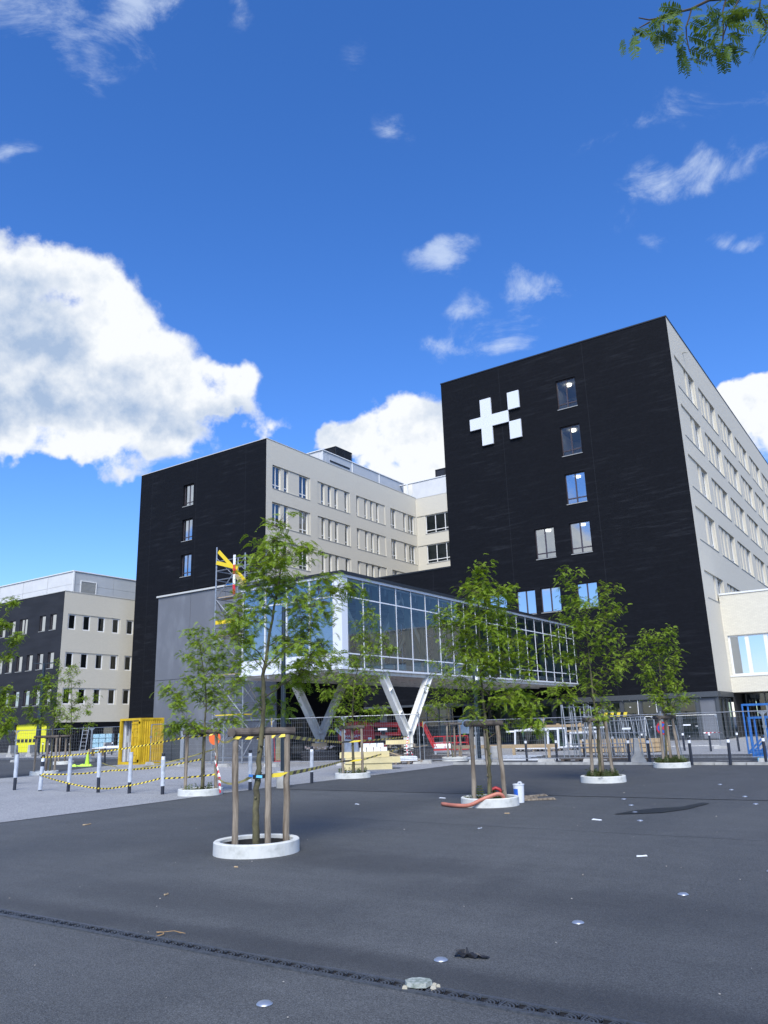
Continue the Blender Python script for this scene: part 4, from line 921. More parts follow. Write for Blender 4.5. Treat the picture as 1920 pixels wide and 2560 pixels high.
def tree(key, label, seed, per=15, flen=.15, spread=.15, dscale=.75, tr=.042, ring='round'):
    (X, Y), cl, tp = TREES[key]
    r = np.random.default_rng(seed); base = Vector((X, Y, 0))
    root = empty('street_tree', (X, Y, 0), label=label, cat='tree', group='young locust trees in white concrete rings')
    # trunk with kinks and knots
    tp = [(l if key != 'J' else .08, max(z, 0)) for l, z in tp]; H = tp[-1][1]
    zs = np.array([p[1] for p in tp]); ls = np.array([p[0] for p in tp])
    path = []; rad = []; z = 0.0
    dp0 = r.uniform(-.04, .04, 12)
    def trunk_at(z):
        l = float(np.interp(z, zs, ls)); d = float(np.interp(z, np.linspace(0, H, 12), dp0)); return LAT*l + DEP*d + Vector((0, 0, z))
    while z < H:
        path.append(trunk_at(z) + Vector((r.normal(0,.006), r.normal(0,.006), 0)))
        rad.append(max(.006, tr*(1-.86*(z/H)**.85))*(1+.10*r.uniform(-1,1)*(1 if z < 2.2 else .4))); z += .09 if z < 2.3 else .2
    path.append(trunk_at(H)); rad.append(.004)
    b = MB(); b.tube(path, rad, 10); tk = obj('trunk', b.build('trunk', M['bark'], smooth=True), root)
    for kz in r.uniform(.3, 1.9, 7):       # pruning knots
        b = MB(); p = trunk_at(kz); a = r.uniform(0, 6.28); q = p + Vector((math.cos(a), math.sin(a), .3))*(tr*1.25)
        b.tube([p, q], [tr*.5, tr*.28], 7); obj('knot', b.build('knot', M['bark']), tk)
    # limbs to each leaf clump
    lat = np.array([c[0] for c in cl]); wdt = max(.35, np.abs(lat - np.interp([c[1] for c in cl], zs, ls)).max())
    lb_ = MB(); bases = []; dirs = []
    tips = []
    for l, z in cl:
        l0 = float(np.interp(z, zs, ls)); prof = math.sqrt(max(0.0, 1-((l-l0)/(wdt*1.05))**2))
        dpt = r.uniform(-1, 1)*wdt*dscale*prof*.9
        tips.append((math.hypot(l-l0, dpt)+.15*abs(z-H*.6), LAT*l + DEP*dpt + Vector((0, 0, z))))
    tips.sort(key=lambda q: q[0])
    nodes = [(trunk_at(z), max(.004, tr*(1-.86*(z/H)**.85))*.55, 0) for z in np.arange(H*.27, H*.98, .12)]
    for _, tip in tips:
        best = None
        for p, rd, dg in nodes:                     # join the nearest wood that lies lower down
            dv_ = tip-p; dz_ = dv_.z; L_ = dv_.length
            if L_ < .05: continue
            cost = L_*(1+1.3*max(0, .55-dz_/L_)) + .06*dg
            if best is None or cost < best[0]: best = (cost, p, rd, dg)
        _, a, rd, dg = best
        mid = a.lerp(tip, .5) + Vector((r.normal(0,.05), r.normal(0,.05), .05)); L_ = (tip-a).length
        pts = []
        for t in np.linspace(0, 1, 7):
            pts.append(a*(1-t)**2 + mid*2*t*(1-t) + tip*t*t + Vector((r.normal(0,.008), r.normal(0,.008), r.normal(0,.006))))
        r0 = min(rd*.9, .004+.009*L_)
        lb_.tube(pts, list(np.linspace(r0, max(.0024, r0*.45), 7)), 5)
        for q in (2, 4, 6): nodes.append((pts[q], r0*(1-.5*q/6), dg+1))
        nf = int(per*r.uniform(.7, 1.3))
        for k in range(nf):
            t = 1-abs(r.normal(0, .35)); t = max(.2, t)
            p = a*(1-t)**2 + mid*2*t*(1-t) + tip*t*t
            o = Vector((r.normal(0, spread*.55), r.normal(0, spread*.55), r.normal(0, spread*.40)))
            if o.length > .06: lb_.tube([p, p+o*.55+Vector((0,0,.01)), p+o], [.0025,.002,.001], 3, cap=False)
            th = r.uniform(0, 6.28); ax = (tip-a).normalized()
            d = Vector((math.cos(th), math.sin(th), r.uniform(-.25, .55))) + ax*.35; d.normalize()
            bases.append(p+o); dirs.append(d)
    obj('branches', lb_.build('branches', M['twig']), root)
    B = np.array([tuple(v) for v in bases]); D_ = np.array([tuple(v) for v in dirs]); n = len(B)
    me = fronds_mesh('crown', M['leaf'], B, D_, flen*r.uniform(.75, 1.3, n), r.uniform(.25, 1.0, n), 11, LEAF4, .29)
    obj('crown', me, root)
    return root

# concrete planting rings, in two halves of a cast rim, with soil
def ring(x, y, label, r=.578, h=.165, weeds=0, seed=1, square=False):
    e = empty('planter_ring', (x, y, 0), label=label, cat='planter', group='white concrete rings round the trees')
    b = MB(); b.lathe([(r-.085,.0),(r-.085,h-.012),(r-.073,h),(r-.012,h),(r,h-.012),(r+.004,0)], 48)
    o = obj('rim', b.build('rim', M['ringwhite']), e)
    for p in o.data.polygons: p.use_smooth = False
    b = MB(); b.lathe([(r-.12,.03),(r-.115,h-.05),(r-.086,h-.05)], 40); obj('liner', b.build('liner', M['rubber']), e)
    b = MB(); rr_ = random.Random(seed); k = 30; rg = 6
    vs = [(0,0,.045)]
    for i in range(1, rg+1):
        for j in range(k):
            a = 2*math.pi*j/k; q = (r-.1)*i/rg; vs.append((q*math.cos(a), q*math.sin(a), (.035 if not weeds else .06)+rr_.uniform(-.012,.02)))
    b.v = vs
    for j in range(k): b.f.append((0, 1+j, 1+(j+1)%k)); b.m.append(0)
    for i in range(rg-1):
        for j in range(k):
            b.f.append((1+i*k+j, 1+(i+1)*k+j, 1+(i+1)*k+(j+1)%k, 1+i*k+(j+1)%k)); b.m.append(0)
    obj('soil', b.build('soil', M['soil']), e, kind='structure')
    if weeds:
        g = np.random.default_rng(seed); n = weeds
        a = g.uniform(0, 6.28, n); q = (r-.12)*np.sqrt(g.uniform(0, 1, n)); B = np.stack([q*np.cos(a), q*np.sin(a), np.full(n, .06)], 1)
        D_ = np.stack([g.normal(0,.35,n), g.normal(0,.35,n), np.ones(n)], 1); D_ /= np.linalg.norm(D_, axis=1, keepdims=True)
        me = fronds_mesh('weeds', M['weed'], B, D_, g.uniform(.08, .34, n), g.uniform(.05, .4, n), 5, LEAF4, .34)
        tag(obj('weeds', me, None, (x, y, 0)), 'low green weeds growing in %s' % label.replace('white ', 'the '), 'weeds', None, 'stuff')
    return e
# round timber stakes with cross logs
def stakes(x, y, posts, label, seed=1, beams=((0, 2),), top=1.53, pr=.045, br=.060, lean=0.0):
    rr_ = random.Random(seed)
    e = empty('stake_frame', (x, y, 0), label=label, cat='tree support', group='timber stake frames round the trees')
    tops = []
    for i, (px_, py_) in enumerate(posts):
        a = Vector((px_-x, py_-y, .0)); c = Vector((0,0,0)); tpt = a + (c-a)*lean + Vector((rr_.uniform(-.02,.02), rr_.uniform(-.02,.02), top)); tops.append(tpt)
        pts = [a.lerp(tpt, t) + Vector((rr_.gauss(0,.004), rr_.gauss(0,.004), 0)) for t in np.linspace(0, 1, 8)]
        b = MB(); b.tube(pts, [pr*rr_.uniform(.93, 1.08) for _ in pts], 12); obj('post', b.build('post', M['wood'], smooth=False), e)
    for i, j in beams:
        a = tops[i]; c = tops[j]; d = (c-a).normalized(); a = a-d*.11+Vector((0,0,br*.85)); c = c+d*.11+Vector((0,0,br*.85))
        pts = [a.lerp(c, t)+Vector((0,0,rr_.gauss(0,.003))) for t in np.linspace(0, 1, 7)]
        b = MB(); b.tube(pts, [br*rr_.uniform(.94, 1.07) for _ in pts], 14); obj('cross_log', b.build('cross_log', M['wood_dark']), e)
    a = tops[0]+Vector((0,0,br*.85))
    b = MB(); dd_ = DEP*.42 + LAT*(-.06); b.tube([a-LAT*.04-DEP*.10, a+dd_], [br*.97, br], 14); obj('cross_log', b.build('cross_log', M['wood_dark']), e)
    # dark rubber tie between the log and the trunk
    m_ = (tops[0]+tops[-1])/2 + Vector((0,0,-.02)); b = MB(); b.tube([m_+LAT*.03, m_-DEP*.06+LAT*.03, m_-DEP*.06-LAT*.05, m_-LAT*.05], .014, 6); obj('tie', b.build('tie', M['rubber']), e)
    return e
def tri(x, y, w=.27, off=.10):
    c = Vector((x, y, 0)); return [tuple((c-LAT*w).xy), tuple((c+DEP*off+LAT*.03).xy), tuple((c+LAT*w).xy)]
TR = [ # key, tree label, stakes posts, ring label, ...
 ('A', 'young locust tree nearest the camera, its crown before the walkway corner', [(-8.20,8.28),(-7.84,8.54),(-7.77,8.84)], 'near', 31, 13, .150, (-7.93,8.42)),
 ('B', 'young locust tree with dense crown, orange hose at its foot', None, 'hose', 32, 13, .155, (-7.70,14.90)),
 ('C', 'tall thin young locust tree in front of the black tower', None, 'thin', 33, 11, .150, (-7.52,21.05)),
 ('D', 'small young locust tree behind the round no stopping sign', None, 'sign', 34, 15, .150, (-7.44,27.4)),
 ('E', 'young locust tree beside the yellow foam boards, before the V columns', None, 'foam', 35, 12, .150, (-16.0,21.45)),
 ('F', 'young locust tree standing behind the mesh fence near the lamp arrow sign', None, 'back', 36, 15, .155, (-18.1,31.9)),
 ('G', 'young locust tree on light paving in front of the grey annex', None, 'annex', 37, 14, .155, (-16.29,15.15)),
 ('H', 'young locust tree at left with red and white tape on its stakes', None, 'left', 38, 17, .165, (-32.3,21.0)),
 ('I', 'young locust tree before the beige wall of the far left block', None, 'far', 39, 17, .17, (-42.6,28.9)),
 ('J', 'locust tree cut by the left edge of the picture', None, 'edge', 40, 24, .18, (-32.0,17.6))]
RL_ = {'near':'white concrete ring round the tree nearest the camera','hose':'white concrete ring with the orange hose lying over it','thin':'white concrete ring round the thin tree before the tower',
 'sign':'white concrete ring below the no stopping sign','foam':'white concrete ring left of the yellow foam boards','back':'concrete ring behind the mesh fence near the arrow sign',
 'annex':'white concrete ring on the light paving before the annex','left':'concrete ring at left with tape trailing over it','far':'concrete ring before the far left block','edge':'concrete ring just outside the left edge'}
for i, (k, lbl, posts, rk, seed, per, fl, c) in enumerate(TR):
    big = k in 'AB'
    tree(k, lbl, seed, per=int(per*({'A':2.3,'B':2.8,'C':2.3,'D':2.4}.get(k, 2.8))), flen=fl, spread=.20 if k not in 'HIJ' else .2, tr={'A':.052,'B':.045}.get(k, .042))
    ring(c[0], c[1], RL_[rk], weeds={'C':200,'D':620,'G':25,'E':70,'B':20}.get(k, 0), seed=seed)
    if posts is None: posts = tri(c[0], c[1], {'B':.31,'C':.28,'G':.40,'E':.32,'D':.27,'H':.45}.get(k, .3))
    stakes(c[0], c[1], posts, 'timber stakes and log of the ' + ' '.join(lbl.split(',')[0].replace('young locust ', '').split()[:10]), seed, top=1.53 if k != 'A' else 1.52, lean={'C':.22,'D':.2,'B':.12}.get(k, .03))

# tree beside the camera whose branch hangs into the top right corner
FRONDS= [((-0.315,2.222,3.836),(-0.334,2.175,3.76)),((-0.291,2.284,3.844),(-0.345,2.215,3.784)),((-0.284,2.216,3.764),(-0.356,2.162,3.734)),((-0.36,2.365,3.931),(-0.416,2.376,3.921)),((-0.376,2.321,3.894),(-0.401,2.293,3.799)),((-0.428,2.242,3.817),(-0.449,2.217,3.75)),((-0.429,2.164,3.721),(-0.427,2.138,3.624)),((-0.415,2.176,3.752),(-0.401,2.243,3.771)),((-0.403,2.33,3.867),(-0.404,2.38,3.852)),((-0.384,2.34,3.851),(-0.385,2.32,3.768)),((-0.375,2.233,3.747),(-0.342,2.277,3.738)),((-0.344,2.342,3.865),(-0.349,2.397,3.848)),((-0.324,2.382,3.919),(-0.317,2.351,3.838)),((-0.347,2.306,3.852),(-0.32,2.345,3.868)),((-0.317,2.289,3.873),(-0.29,2.274,3.83)),((-0.275,2.32,3.836),(-0.228,2.304,3.795)),((-0.292,2.421,3.914),(-0.246,2.506,3.919)),((-0.308,2.331,3.803),(-0.323,2.313,3.738)),((-0.336,2.412,3.829),(-0.33,2.453,3.749)),((-0.325,2.412,3.83),(-0.347,2.464,3.783)),((-0.294,2.336,3.781),(-0.239,2.372,3.744)),((-0.302,2.365,3.758),(-0.249,2.402,3.724)),((-0.289,2.274,3.664),(-0.268,2.284,3.588)),((-0.284,2.427,3.803),(-0.246,2.416,3.704)),((-0.18,2.278,3.769),(-0.228,2.273,3.746)),((-0.185,2.335,3.801),(-0.232,2.323,3.756)),((-0.195,2.38,3.815),(-0.233,2.355,3.741)),((-0.204,2.5,3.911),(-0.225,2.467,3.831)),((-0.196,2.374,3.778),(-0.227,2.337,3.693)),((-0.183,2.408,3.903),(-0.137,2.409,3.893)),((-0.182,2.351,3.825),(-0.116,2.425,3.849)),((-0.181,2.348,3.804),(-0.113,2.399,3.816)),((-0.19,2.48,3.916),(-0.119,2.491,3.849)),((-0.173,2.303,3.723),(-0.115,2.316,3.677)),((-0.195,2.462,3.837),(-0.134,2.519,3.841)),((-0.18,2.348,3.731),(-0.148,2.362,3.676)),((-0.195,2.331,3.697),(-0.215,2.328,3.649)),((-0.191,2.304,3.664),(-0.251,2.305,3.628)),((-0.21,2.492,3.831),(-0.232,2.558,3.792)),((-0.195,2.466,3.796),(-0.158,2.553,3.816)),((-0.184,2.307,3.648),(-0.182,2.296,3.589)),((-0.195,2.526,3.823),(-0.182,2.582,3.807)),((-0.2,2.392,3.715),(-0.208,2.459,3.697)),((-0.203,2.414,3.832),(-0.226,2.418,3.918)),((-0.076,2.397,3.845),(-0.093,2.353,3.802)),((-0.08,2.435,3.86),(-0.095,2.395,3.786)),((-0.083,2.425,3.827),(-0.072,2.503,3.825)),((-0.07,2.438,3.768),(-0.116,2.377,3.637)),((-0.099,2.344,3.733),(-0.086,2.327,3.661)),((-0.075,2.548,3.836),(-0.089,2.531,3.797)),((-0.067,2.412,3.816),(-0.054,2.371,3.785)),((-0.367,2.376,3.941),(-0.407,2.345,3.92)),((-0.321,2.223,3.794),(-0.354,2.163,3.709)),((-0.295,2.202,3.773),(-0.324,2.154,3.71)),((-0.325,2.339,3.862),(-0.34,2.297,3.798)),((-0.212,2.284,3.681),(-0.237,2.278,3.643)),((-0.235,2.325,3.701),(-0.26,2.371,3.734)),((-0.151,2.312,3.795),(-0.118,2.342,3.783))]
TWIGS= [[(-0.028,2.472,3.904),(-0.214,2.35,3.894),(-0.268,2.322,3.867),(-0.294,2.307,3.861),(-0.349,2.276,3.844),(-0.39,2.251,3.837),(-0.418,2.229,3.844)],[(-0.268,2.322,3.867),(-0.281,2.324,3.836),(-0.293,2.324,3.811),(-0.298,2.332,3.776),(-0.298,2.348,3.73)],[(-0.127,2.406,3.902),(-0.175,2.399,3.824),(-0.196,2.401,3.778),(-0.203,2.404,3.753)],[(-0.167,2.381,3.898),(-0.184,2.383,3.856),(-0.191,2.395,3.807),(-0.201,2.402,3.761)],[(-0.391,2.252,3.829),(-0.421,2.237,3.812)],[(-0.071,2.445,3.897),(-0.083,2.45,3.86),(-0.071,2.473,3.814),(-0.083,2.478,3.774)],[(-0.353,2.281,3.819),(-0.357,2.285,3.799)]]

nt = empty('overhanging_tree', (1.0, 1.9, 0), label='locust tree beside the camera, branch hanging into the top right corner', cat='tree')
o0 = Vector((1.0, 1.9, 0)); nl_ = tuple(-o0)
b = MB(); b.tube([(1.0,1.9,0),(1.02,1.9,1.2),(0.98,1.92,2.4),(1.0,1.9,3.6),(1.02,1.95,5.4)], [.07,.055,.045,.035,.012], 12); obj('trunk', b.build('trunk', M['bark'], smooth=True), nt, nl_)
lb_ = MB()
for tw in TWIGS:
    n = len(tw); lb_.tube(tw, list(np.linspace(.0052 if tw is TWIGS[0] else .0027, .0018, n)), 6)
s0 = Vector(TWIGS[0][0]); lb_.tube([(1.0,1.9,3.5), tuple((Vector((1.0,1.9,3.5))+s0)/2+Vector((0,0,.15))), tuple(s0)], [.022,.013,.0055], 8)
for q in (TWIGS[2][0], TWIGS[3][0], TWIGS[5][0]): lb_.tube([(.6,2.1,3.95), q], [.008,.0028], 6)
obj('branches', lb_.build('branches', M['twig']), nt, nl_)
fb_ = np.array([f[0] for f in FRONDS]); ft_ = np.array([f[1] for f in FRONDS]); dv = ft_-fb_; ln = np.linalg.norm(dv, axis=1)
dr = rng.uniform(.12, .30, len(ln)); dd_ = dv/ln[:, None]; dd_[:, 2] += dr; 
ln2 = ln.copy(); nn = np.linalg.norm(dd_, axis=1); dd_ /= nn[:, None]; ln2 *= nn
rep_ = lambda a: np.concatenate([a, a])
jt = lambda sg: np.concatenate([np.zeros((len(fb_), 3)), rng.normal(0, sg, (len(fb_), 3))])
dj = rep_(dd_) + jt(.22); dj /= np.linalg.norm(dj, axis=1, keepdims=True)
me = fronds_mesh('leaves', M['leaf_near'], rep_(fb_) + jt(.018), dj, rep_(ln2)*1.12*np.concatenate([np.ones(len(fb_)), rng.uniform(.4, .8, len(fb_))]), rep_(dr/nn), 12, LEAF6, .30)
obj('leaves', me, nt, nl_)
g = np.random.default_rng(9); n = 900                       # rest of that crown, beside and above the camera
cc = np.array([1.5, 1.2, 3.6])+g.normal(0, 1, (n, 3))*np.array([.32, .32, .7]); keep = ((cc[:,0]*.829+cc[:,1]*.559) > .9*np.maximum(.2, -cc[:,0]*.559+cc[:,1]*.829)); cc = cc[keep]
dz = g.normal(0, 1, cc.shape); dz /= np.linalg.norm(dz, axis=1, keepdims=True)
obj('crown', fronds_mesh('crown', M['leaf_near'], cc, dz, g.uniform(.1, .18, len(cc)), g.uniform(.1, .5, len(cc)), 9, LEAF6, .26), nt, nl_)

# ------------------------------------------------------------------ drain channel across the foreground
drain = empty('drain_channel', (-3.0, 4.63, 0), kind='structure')
dl = (3.0, -4.63, 0)
b = MB(); b.box(-12, 4.555, .0, 3, 4.575, .012); b.box(-12, 4.695, .0, 3, 4.715, .012); obj('channel_edge', b.build('channel_edge', M['iron']), drain, dl)
b = MB(); b.box(-12,4.575,.001,3,4.695,.0025); obj('channel_bed', b.build('channel_bed', mat('channel_bed', (.006,.006,.007), .9)), drain, dl)
gr = MB(); Lg = .5
gr.box(.002,-.058,.004,Lg-.002,-.044,.013); gr.box(.002,.044,.004,Lg-.002,.058,.013); gr.box(.002,-.044,.004,.012,.044,.012); gr.box(Lg-.012,-.044,.004,Lg-.002,.044,.012)
def arc_bar(cx_, r_, a0, a1, w=.0045):
    n = 7; pts = [(cx_+r_*math.cos(a0+(a1-a0)*i/(n-1)), -.050+r_*math.sin(a0+(a1-a0)*i/(n-1))) for i in range(n)]
    pts = [(x, max(-.046, min(.046, y))) for x, y in pts]
    for (x0,y0),(x1,y1) in zip(pts[:-1], pts[1:]):
        if math.hypot(x1-x0, y1-y0) < 1e-4: continue
        gr.beam((x0,y0,.008),(x1,y1,.008), w*2, .008)
for u in (0.0, .125, .25, .375):
    for q in (.030, .052, .074, .096): arc_bar(u+.02, q, .15, 1.5)
    gr.beam((u+.118,-.046,.008),(u+.09,.046,.008),.008,.008)
gr = gr.build('grating', M['iron'])
for i in range(29): obj('grating', gr, drain, rel((-11.9+i*.5, 4.635, .001), (-3.0,4.63,0)), rng.uniform(-.004,.004))

# stone tile with broken corners lying on the drain
b = MB(); P8 = [(.085,.02),(.06,.055),(0,.068),(-.055,.05),(-.085,.0),(-.06,-.05),(0,-.062),(.062,-.045)]
b.poly([(x,y,.045) for x,y in P8]); b.poly([(x*1.02,y*1.02,.018) for x,y in P8][::-1])
for i in range(8):
    (x0,y0),(x1,y1) = P8[i], P8[(i+1)%8]; b.quad((x0*1.02,y0*1.02,.018),(x1*1.02,y1*1.02,.018),(x1,y1,.045),(x0,y0,.045))
sl = empty('broken_tile', (-2.99,4.655,0), label='grey green stone tile with broken pale corners on the drain grating', cat='stone'); sl.rotation_euler = (0,0,.3)
obj('tile', b.build('tile', worn('tile_stone', (.20,.24,.20), (.42,.45,.42), 30, .7, .5)), sl)
for x, y, s in ((.105,-.02,.022),(.10,.03,.018),(-.07,-.055,.02),(.03,.07,.018),(.13,.01,.014)):
    b = MB(); b.hexa([(x-s,y-s,.0),(x+s,y-s*.8,.0),(x+s*.8,y+s,.0),(x-s,y+s,.0)],[(x-s*.7,y-s*.6,.026),(x+s*.6,y-s*.5,.030),(x+s*.5,y+s*.6,.024),(x-s*.6,y+s*.7,.028)]); obj('fragment', b.build('fragment', worn('fragment_cream', (.36,.33,.25), (.42,.40,.33), 20, .8, .2)), sl)
# crumpled black rag
r = random.Random(3); b = MB(); n = 9; pts = {}
for i in range(n):
    for j in range(6):
        pts[i,j] = (-.12+.24*i/(n-1)+r.uniform(-.008,.008), (-.03+.06*j/5)*(1-.5*abs(i/(n-1)-.35))+r.uniform(-.008,.008), .004+r.random()**2*.03*(1.6-i/(n-1)))
for i in range(n-1):
    for j in range(5): b.quad(pts[i,j],pts[i+1,j],pts[i+1,j+1],pts[i,j+1])
b.hexa([(-.05,.0,.01),(-.02,.0,.01),(-.02,.02,.01),(-.05,.02,.01)],[(-.04,.01,.065),(-.035,.01,.065),(-.035,.015,.065),(-.04,.015,.065)])
tag(obj('rag', b.build('rag', M['black']), None, (-3.01,5.40,0), .25), 'small crumpled black rag on the asphalt', 'rag')
b = MB(); b.tube([(-.02,0,.01),(.06,.03,.02),(.10,.02,.015),(.12,-.05,.008)],.005,5); b.tube([(.0,.0,.01),(.12,.10,.03),(.22,.16,.02)],.003,5); b.tube([(.12,.10,.03),(.15,.15,.01)],.003,4)
tag(obj('twig', b.build('twig', worn('dry_twig', (.35,.23,.11), (.25,.16,.08), 20, .8, .1)), None, (-5.62,4.80,0), -.4), 'dry brown twig lying beside the drain', 'twig')
# metal studs
sb = MB(); sb.lathe([(.050,0),(.048,.004),(.036,.012),(.018,.0165),(.0001,.018)], 24); sb = sb.build('metal_stud', mat('stud_steel', (.42,.46,.52), .42, .7), smooth=True)
studs = [(-3.65,3.96,'nearest the camera, before the drain'),(-3.17,5.24,'just beyond the drain beside the black rag'),(-2.71,6.66,'second in the row beyond the drain'),(-2.24,8.09,'third in the row beyond the drain'),(-1.72,9.6,'at the right edge of the picture'),
 (-4.23,13.34,'in front of the wet patch'),(-4.66,14.46,'inside the wet patch'),(-5.08,15.59,'just behind the wet patch'),(-5.58,16.7,'furthest behind the wet patch'),(-3.04,16.4,'nearest of the four right of the wet patch'),(-3.48,17.8,'second of the four right of the wet patch'),(-4.03,19.3,'third of the four right of the wet patch'),(-4.56,20.7,'last of the four right of the wet patch')]
for x, y, t in studs: tag(obj('metal_stud', sb, None, (x,y,.004)), 'domed metal stud in the asphalt ' + t, 'road stud', 'metal studs set in the asphalt')
# small litter and grit
b = MB(); g = np.random.default_rng(12)
for i in range(230):
    dd = g.uniform(2.5, 26); ll = g.uniform(-.6, .6)*dd; p = LAT*ll + DEP*dd
    if p.x < -15.2: continue
    s = abs(g.normal(0, .005))+.003; a = g.uniform(0, 3.14); c_, s_ = math.cos(a)*s, math.sin(a)*s; k = g.uniform(.4, 1)
    z = .005; b.hexa([(p.x-c_,p.y-s_,z),(p.x+s_*k,p.y-c_*k,z),(p.x+c_,p.y+s_,z),(p.x-s_*k,p.y+c_*k,z)],[(p.x-c_*.7,p.y-s_*.7,z+s*.7),(p.x+s_*k*.7,p.y-c_*k*.7,z+s*.6),(p.x+c_*.7,p.y+s_*.7,z+s*.7),(p.x-s_*k*.7,p.y+c_*k*.7,z+s*.5)])
tag(obj('grit', b.build('grit', worn('grit', (.42,.41,.38), (.24,.22,.19), 2, .9, 0, obj_space=False))), None, None, None, 'stuff')
deb = [(-6.2,11.6,.05,'wrap','grey scrap of litter midway between the nearest ring and the wet patch'),(-3.2,10.0,.07,'white','white scrap of litter near the right edge'),(-9.4,15.9,.09,'white','white scrap of litter left of the ring with the hose'),(-13.3,9.6,.10,'timber','tan scrap on the asphalt beside the light paving edge'),(-10.5,14.2,.07,'wrap','grey scrap between the nearest ring and the lamp post'),(-6.7,13.6,.05,'timber','tan scrap just before the ring with the hose'),(-4.9,13.2,.09,'white','long white scrap just before the wet patch'),(-7.3,7.4,.03,'timber','small tan scrap just before the nearest ring'),(-6.8,5.9,.03,'timber','small tan scrap between the drain and the nearest ring')]
for i, (x, y, s, m_, t_) in enumerate(deb):
    b = MB(); r = random.Random(i+50)
    b.hexa([(-s,-s*.3,.003),(s,-s*.25,.003),(s*.9,s*.3,.003),(-s*.8,s*.35,.003)],[(-s*.9,-s*.25,.012),(s*.8,-s*.2,.02),(s*.8,s*.25,.008),(-s*.7,s*.3,.016)])
    tag(obj('litter_scrap', b.build('litter_scrap', M[m_]), None, (x,y,.003), r.uniform(0,3)), t_, 'litter', 'small scraps of litter lying on the asphalt')

# ------------------------------------------------------------------ bollards
def bollard_mesh(h, r, parts_): pass
bb_ = MB(); bb_.cyl(0,0,0,.86,.048,14); bb_.cyl(0,0,.98,1.05,.048,14); bb_.lathe([(.048,1.05),(.044,1.062),(.0001,1.068)],14); bb_ = bb_.build('post', M['navy'])
bw_ = MB(); bw_.cyl(0,0,.86,.98,.050,14); bw_ = bw_.build('band', M['reflect'])
def wrapme(z0, z1, seed):
    r = random.Random(seed); b = MB(); n = 12; b.tube([(r.uniform(-.003,.003), r.uniform(-.003,.003), z0+(z1-z0)*i/(n-1)) for i in range(n)], [.056*r.uniform(.95,1.09) for _ in range(n)], 12); return b.build('plastic_wrap', M['wrap'])
def bollard(x, y, label, wrapz=None, sc=1.0, group='bollards wrapped in plastic in a row on the paving', rz=0):
    e = empty('bollard', (x, y, 0), 0, label=label, cat='bollard', group=group); e.scale = (1, 1, sc); e.rotation_euler = (rng.uniform(-.02,.02), rng.uniform(-.02,.02), 0)
    obj('post', bb_, e); obj('band', bw_, e)
    if wrapz: obj('plastic_wrap', wrapme(*wrapz, int(abs(x*100))), e)
    return e
for x, y, t, w in ((-17.45,14.88,'at the corner of the ring before the annex',(.22,.90)),(-18.81,14.87,'second left of the ring before the annex',(.30,1.10)),(-20.14,14.84,'middle of the row, wrapped right over its top',(.42,1.13)),(-21.54,14.83,'fourth left of the ring before the annex',(.25,1.03)),
  (-22.83,14.75,'carrying both striped tapes',(.04,.72)),(-24.2,14.76,'next left of the taped one',(.38,1.08)),(-27.2,16.6,'furthest left in the picture',(.15,.92)),(-15.95,16.65,'left of the nearest tree, on the paving edge',(.22,.90)),(-15.78,19.1,'right of the nearest tree, on the paving edge',(.33,.92))):
    bollard(x, y, 'white wrapped dark bollard ' + t, w)
gB = 'dark bollards with white bands near the building'
for x, y, t in ((-12.9,31.0,'before the leaning glazed frames, right'),(-14.25,31.1,'before the leaning glazed frames, left'),(-12.3,32.5,'behind the steel rack, left'),(-12.2,35.8,'behind the steel rack, right'),(-9.45,29.35,'left of the concrete barrier'),(-8.6,28.95,'between the barrier and the sign ring'),(-7.1,28.6,'just right of the sign ring'),(-5.88,28.6,'left of the blue racks'),(-4.95,29.5,'before the blue racks at the picture edge'),
   (-12.6,41.5,'tall in front of the green glazing, left'),(-10.21,40.1,'behind the no stopping sign'),(-8.8,39.1,'with red and white tape tied on'),(-7.56,38.9,'behind the blue racks'),(-19.4,39.0,'beside the lobby box'),(-38.8,28.9,'dark, left of the yellow container'),(-55.3,41.8,'before the pale barrier blocks'),(-60.4,41.4,'beside the stacked water packs'),(-66.5,43.5,'before the yellow garage door, right'),(-70.5,45.5,'before the yellow garage door, middle'),(-25.5,36.5,'beside the second V column')):
    bollard(x, y, 'slim dark bollard with white band ' + t, None, .83 if x > -30 else 1.0, gB)

# ------------------------------------------------------------------ mesh fence
PW, PH = 3.4, 2.0
fm_ = MB()
for x in (.02, PW-.02): fm_.tube([(x,0,.0),(x,0,PH)], .021, 8)
fm_.tube([(.02,0,PH-.02),(PW-.02,0,PH-.02)], .019, 8); fm_.tube([(.02,0,.14),(PW-.02,0,.14)], .016, 8)
for x, s in ((.02,1),(PW-.02,-1)): fm_.poly([(x,-.004,PH-.04),(x+s*.15,-.004,PH-.04),(x,-.004,PH-.20)]); fm_.poly([(x,.004,PH-.04),(x,.004,PH-.20),(x+s*.15,.004,PH-.04)])
fm_ = fm_.build('frame', M['galv'])
fw_ = MB()
def wire(p, q, r=.0019):
    p = Vector(p); q = Vector(q); fw_.beam(p, q, r*2, r*2)
for i in range(1, 33): wire((.02+i*(PW-.04)/33,0,.14),(.02+i*(PW-.04)/33,0,PH-.02))
for j in range(1, 9): wire((.02,.004,.14+j*.206),(PW-.02,.004,.14+j*.206))
fw_ = fw_.build('wire_mesh', M['galv'])
ff_ = MB(); ff_.hexa([(-.35,-.12,0),(.35,-.12,0),(.35,.12,0),(-.35,.12,0)],[(-.31,-.09,.14),(.31,-.09,.14),(.31,.09,.14),(-.31,.09,.14)]); ff_ = ff_.build('fence_foot', M['concrete'])
cl_ = MB(); cl_.box(-.05,-.035,1.30,.07,.035,1.40); cl_ = cl_.build('clamp', M['galv'])
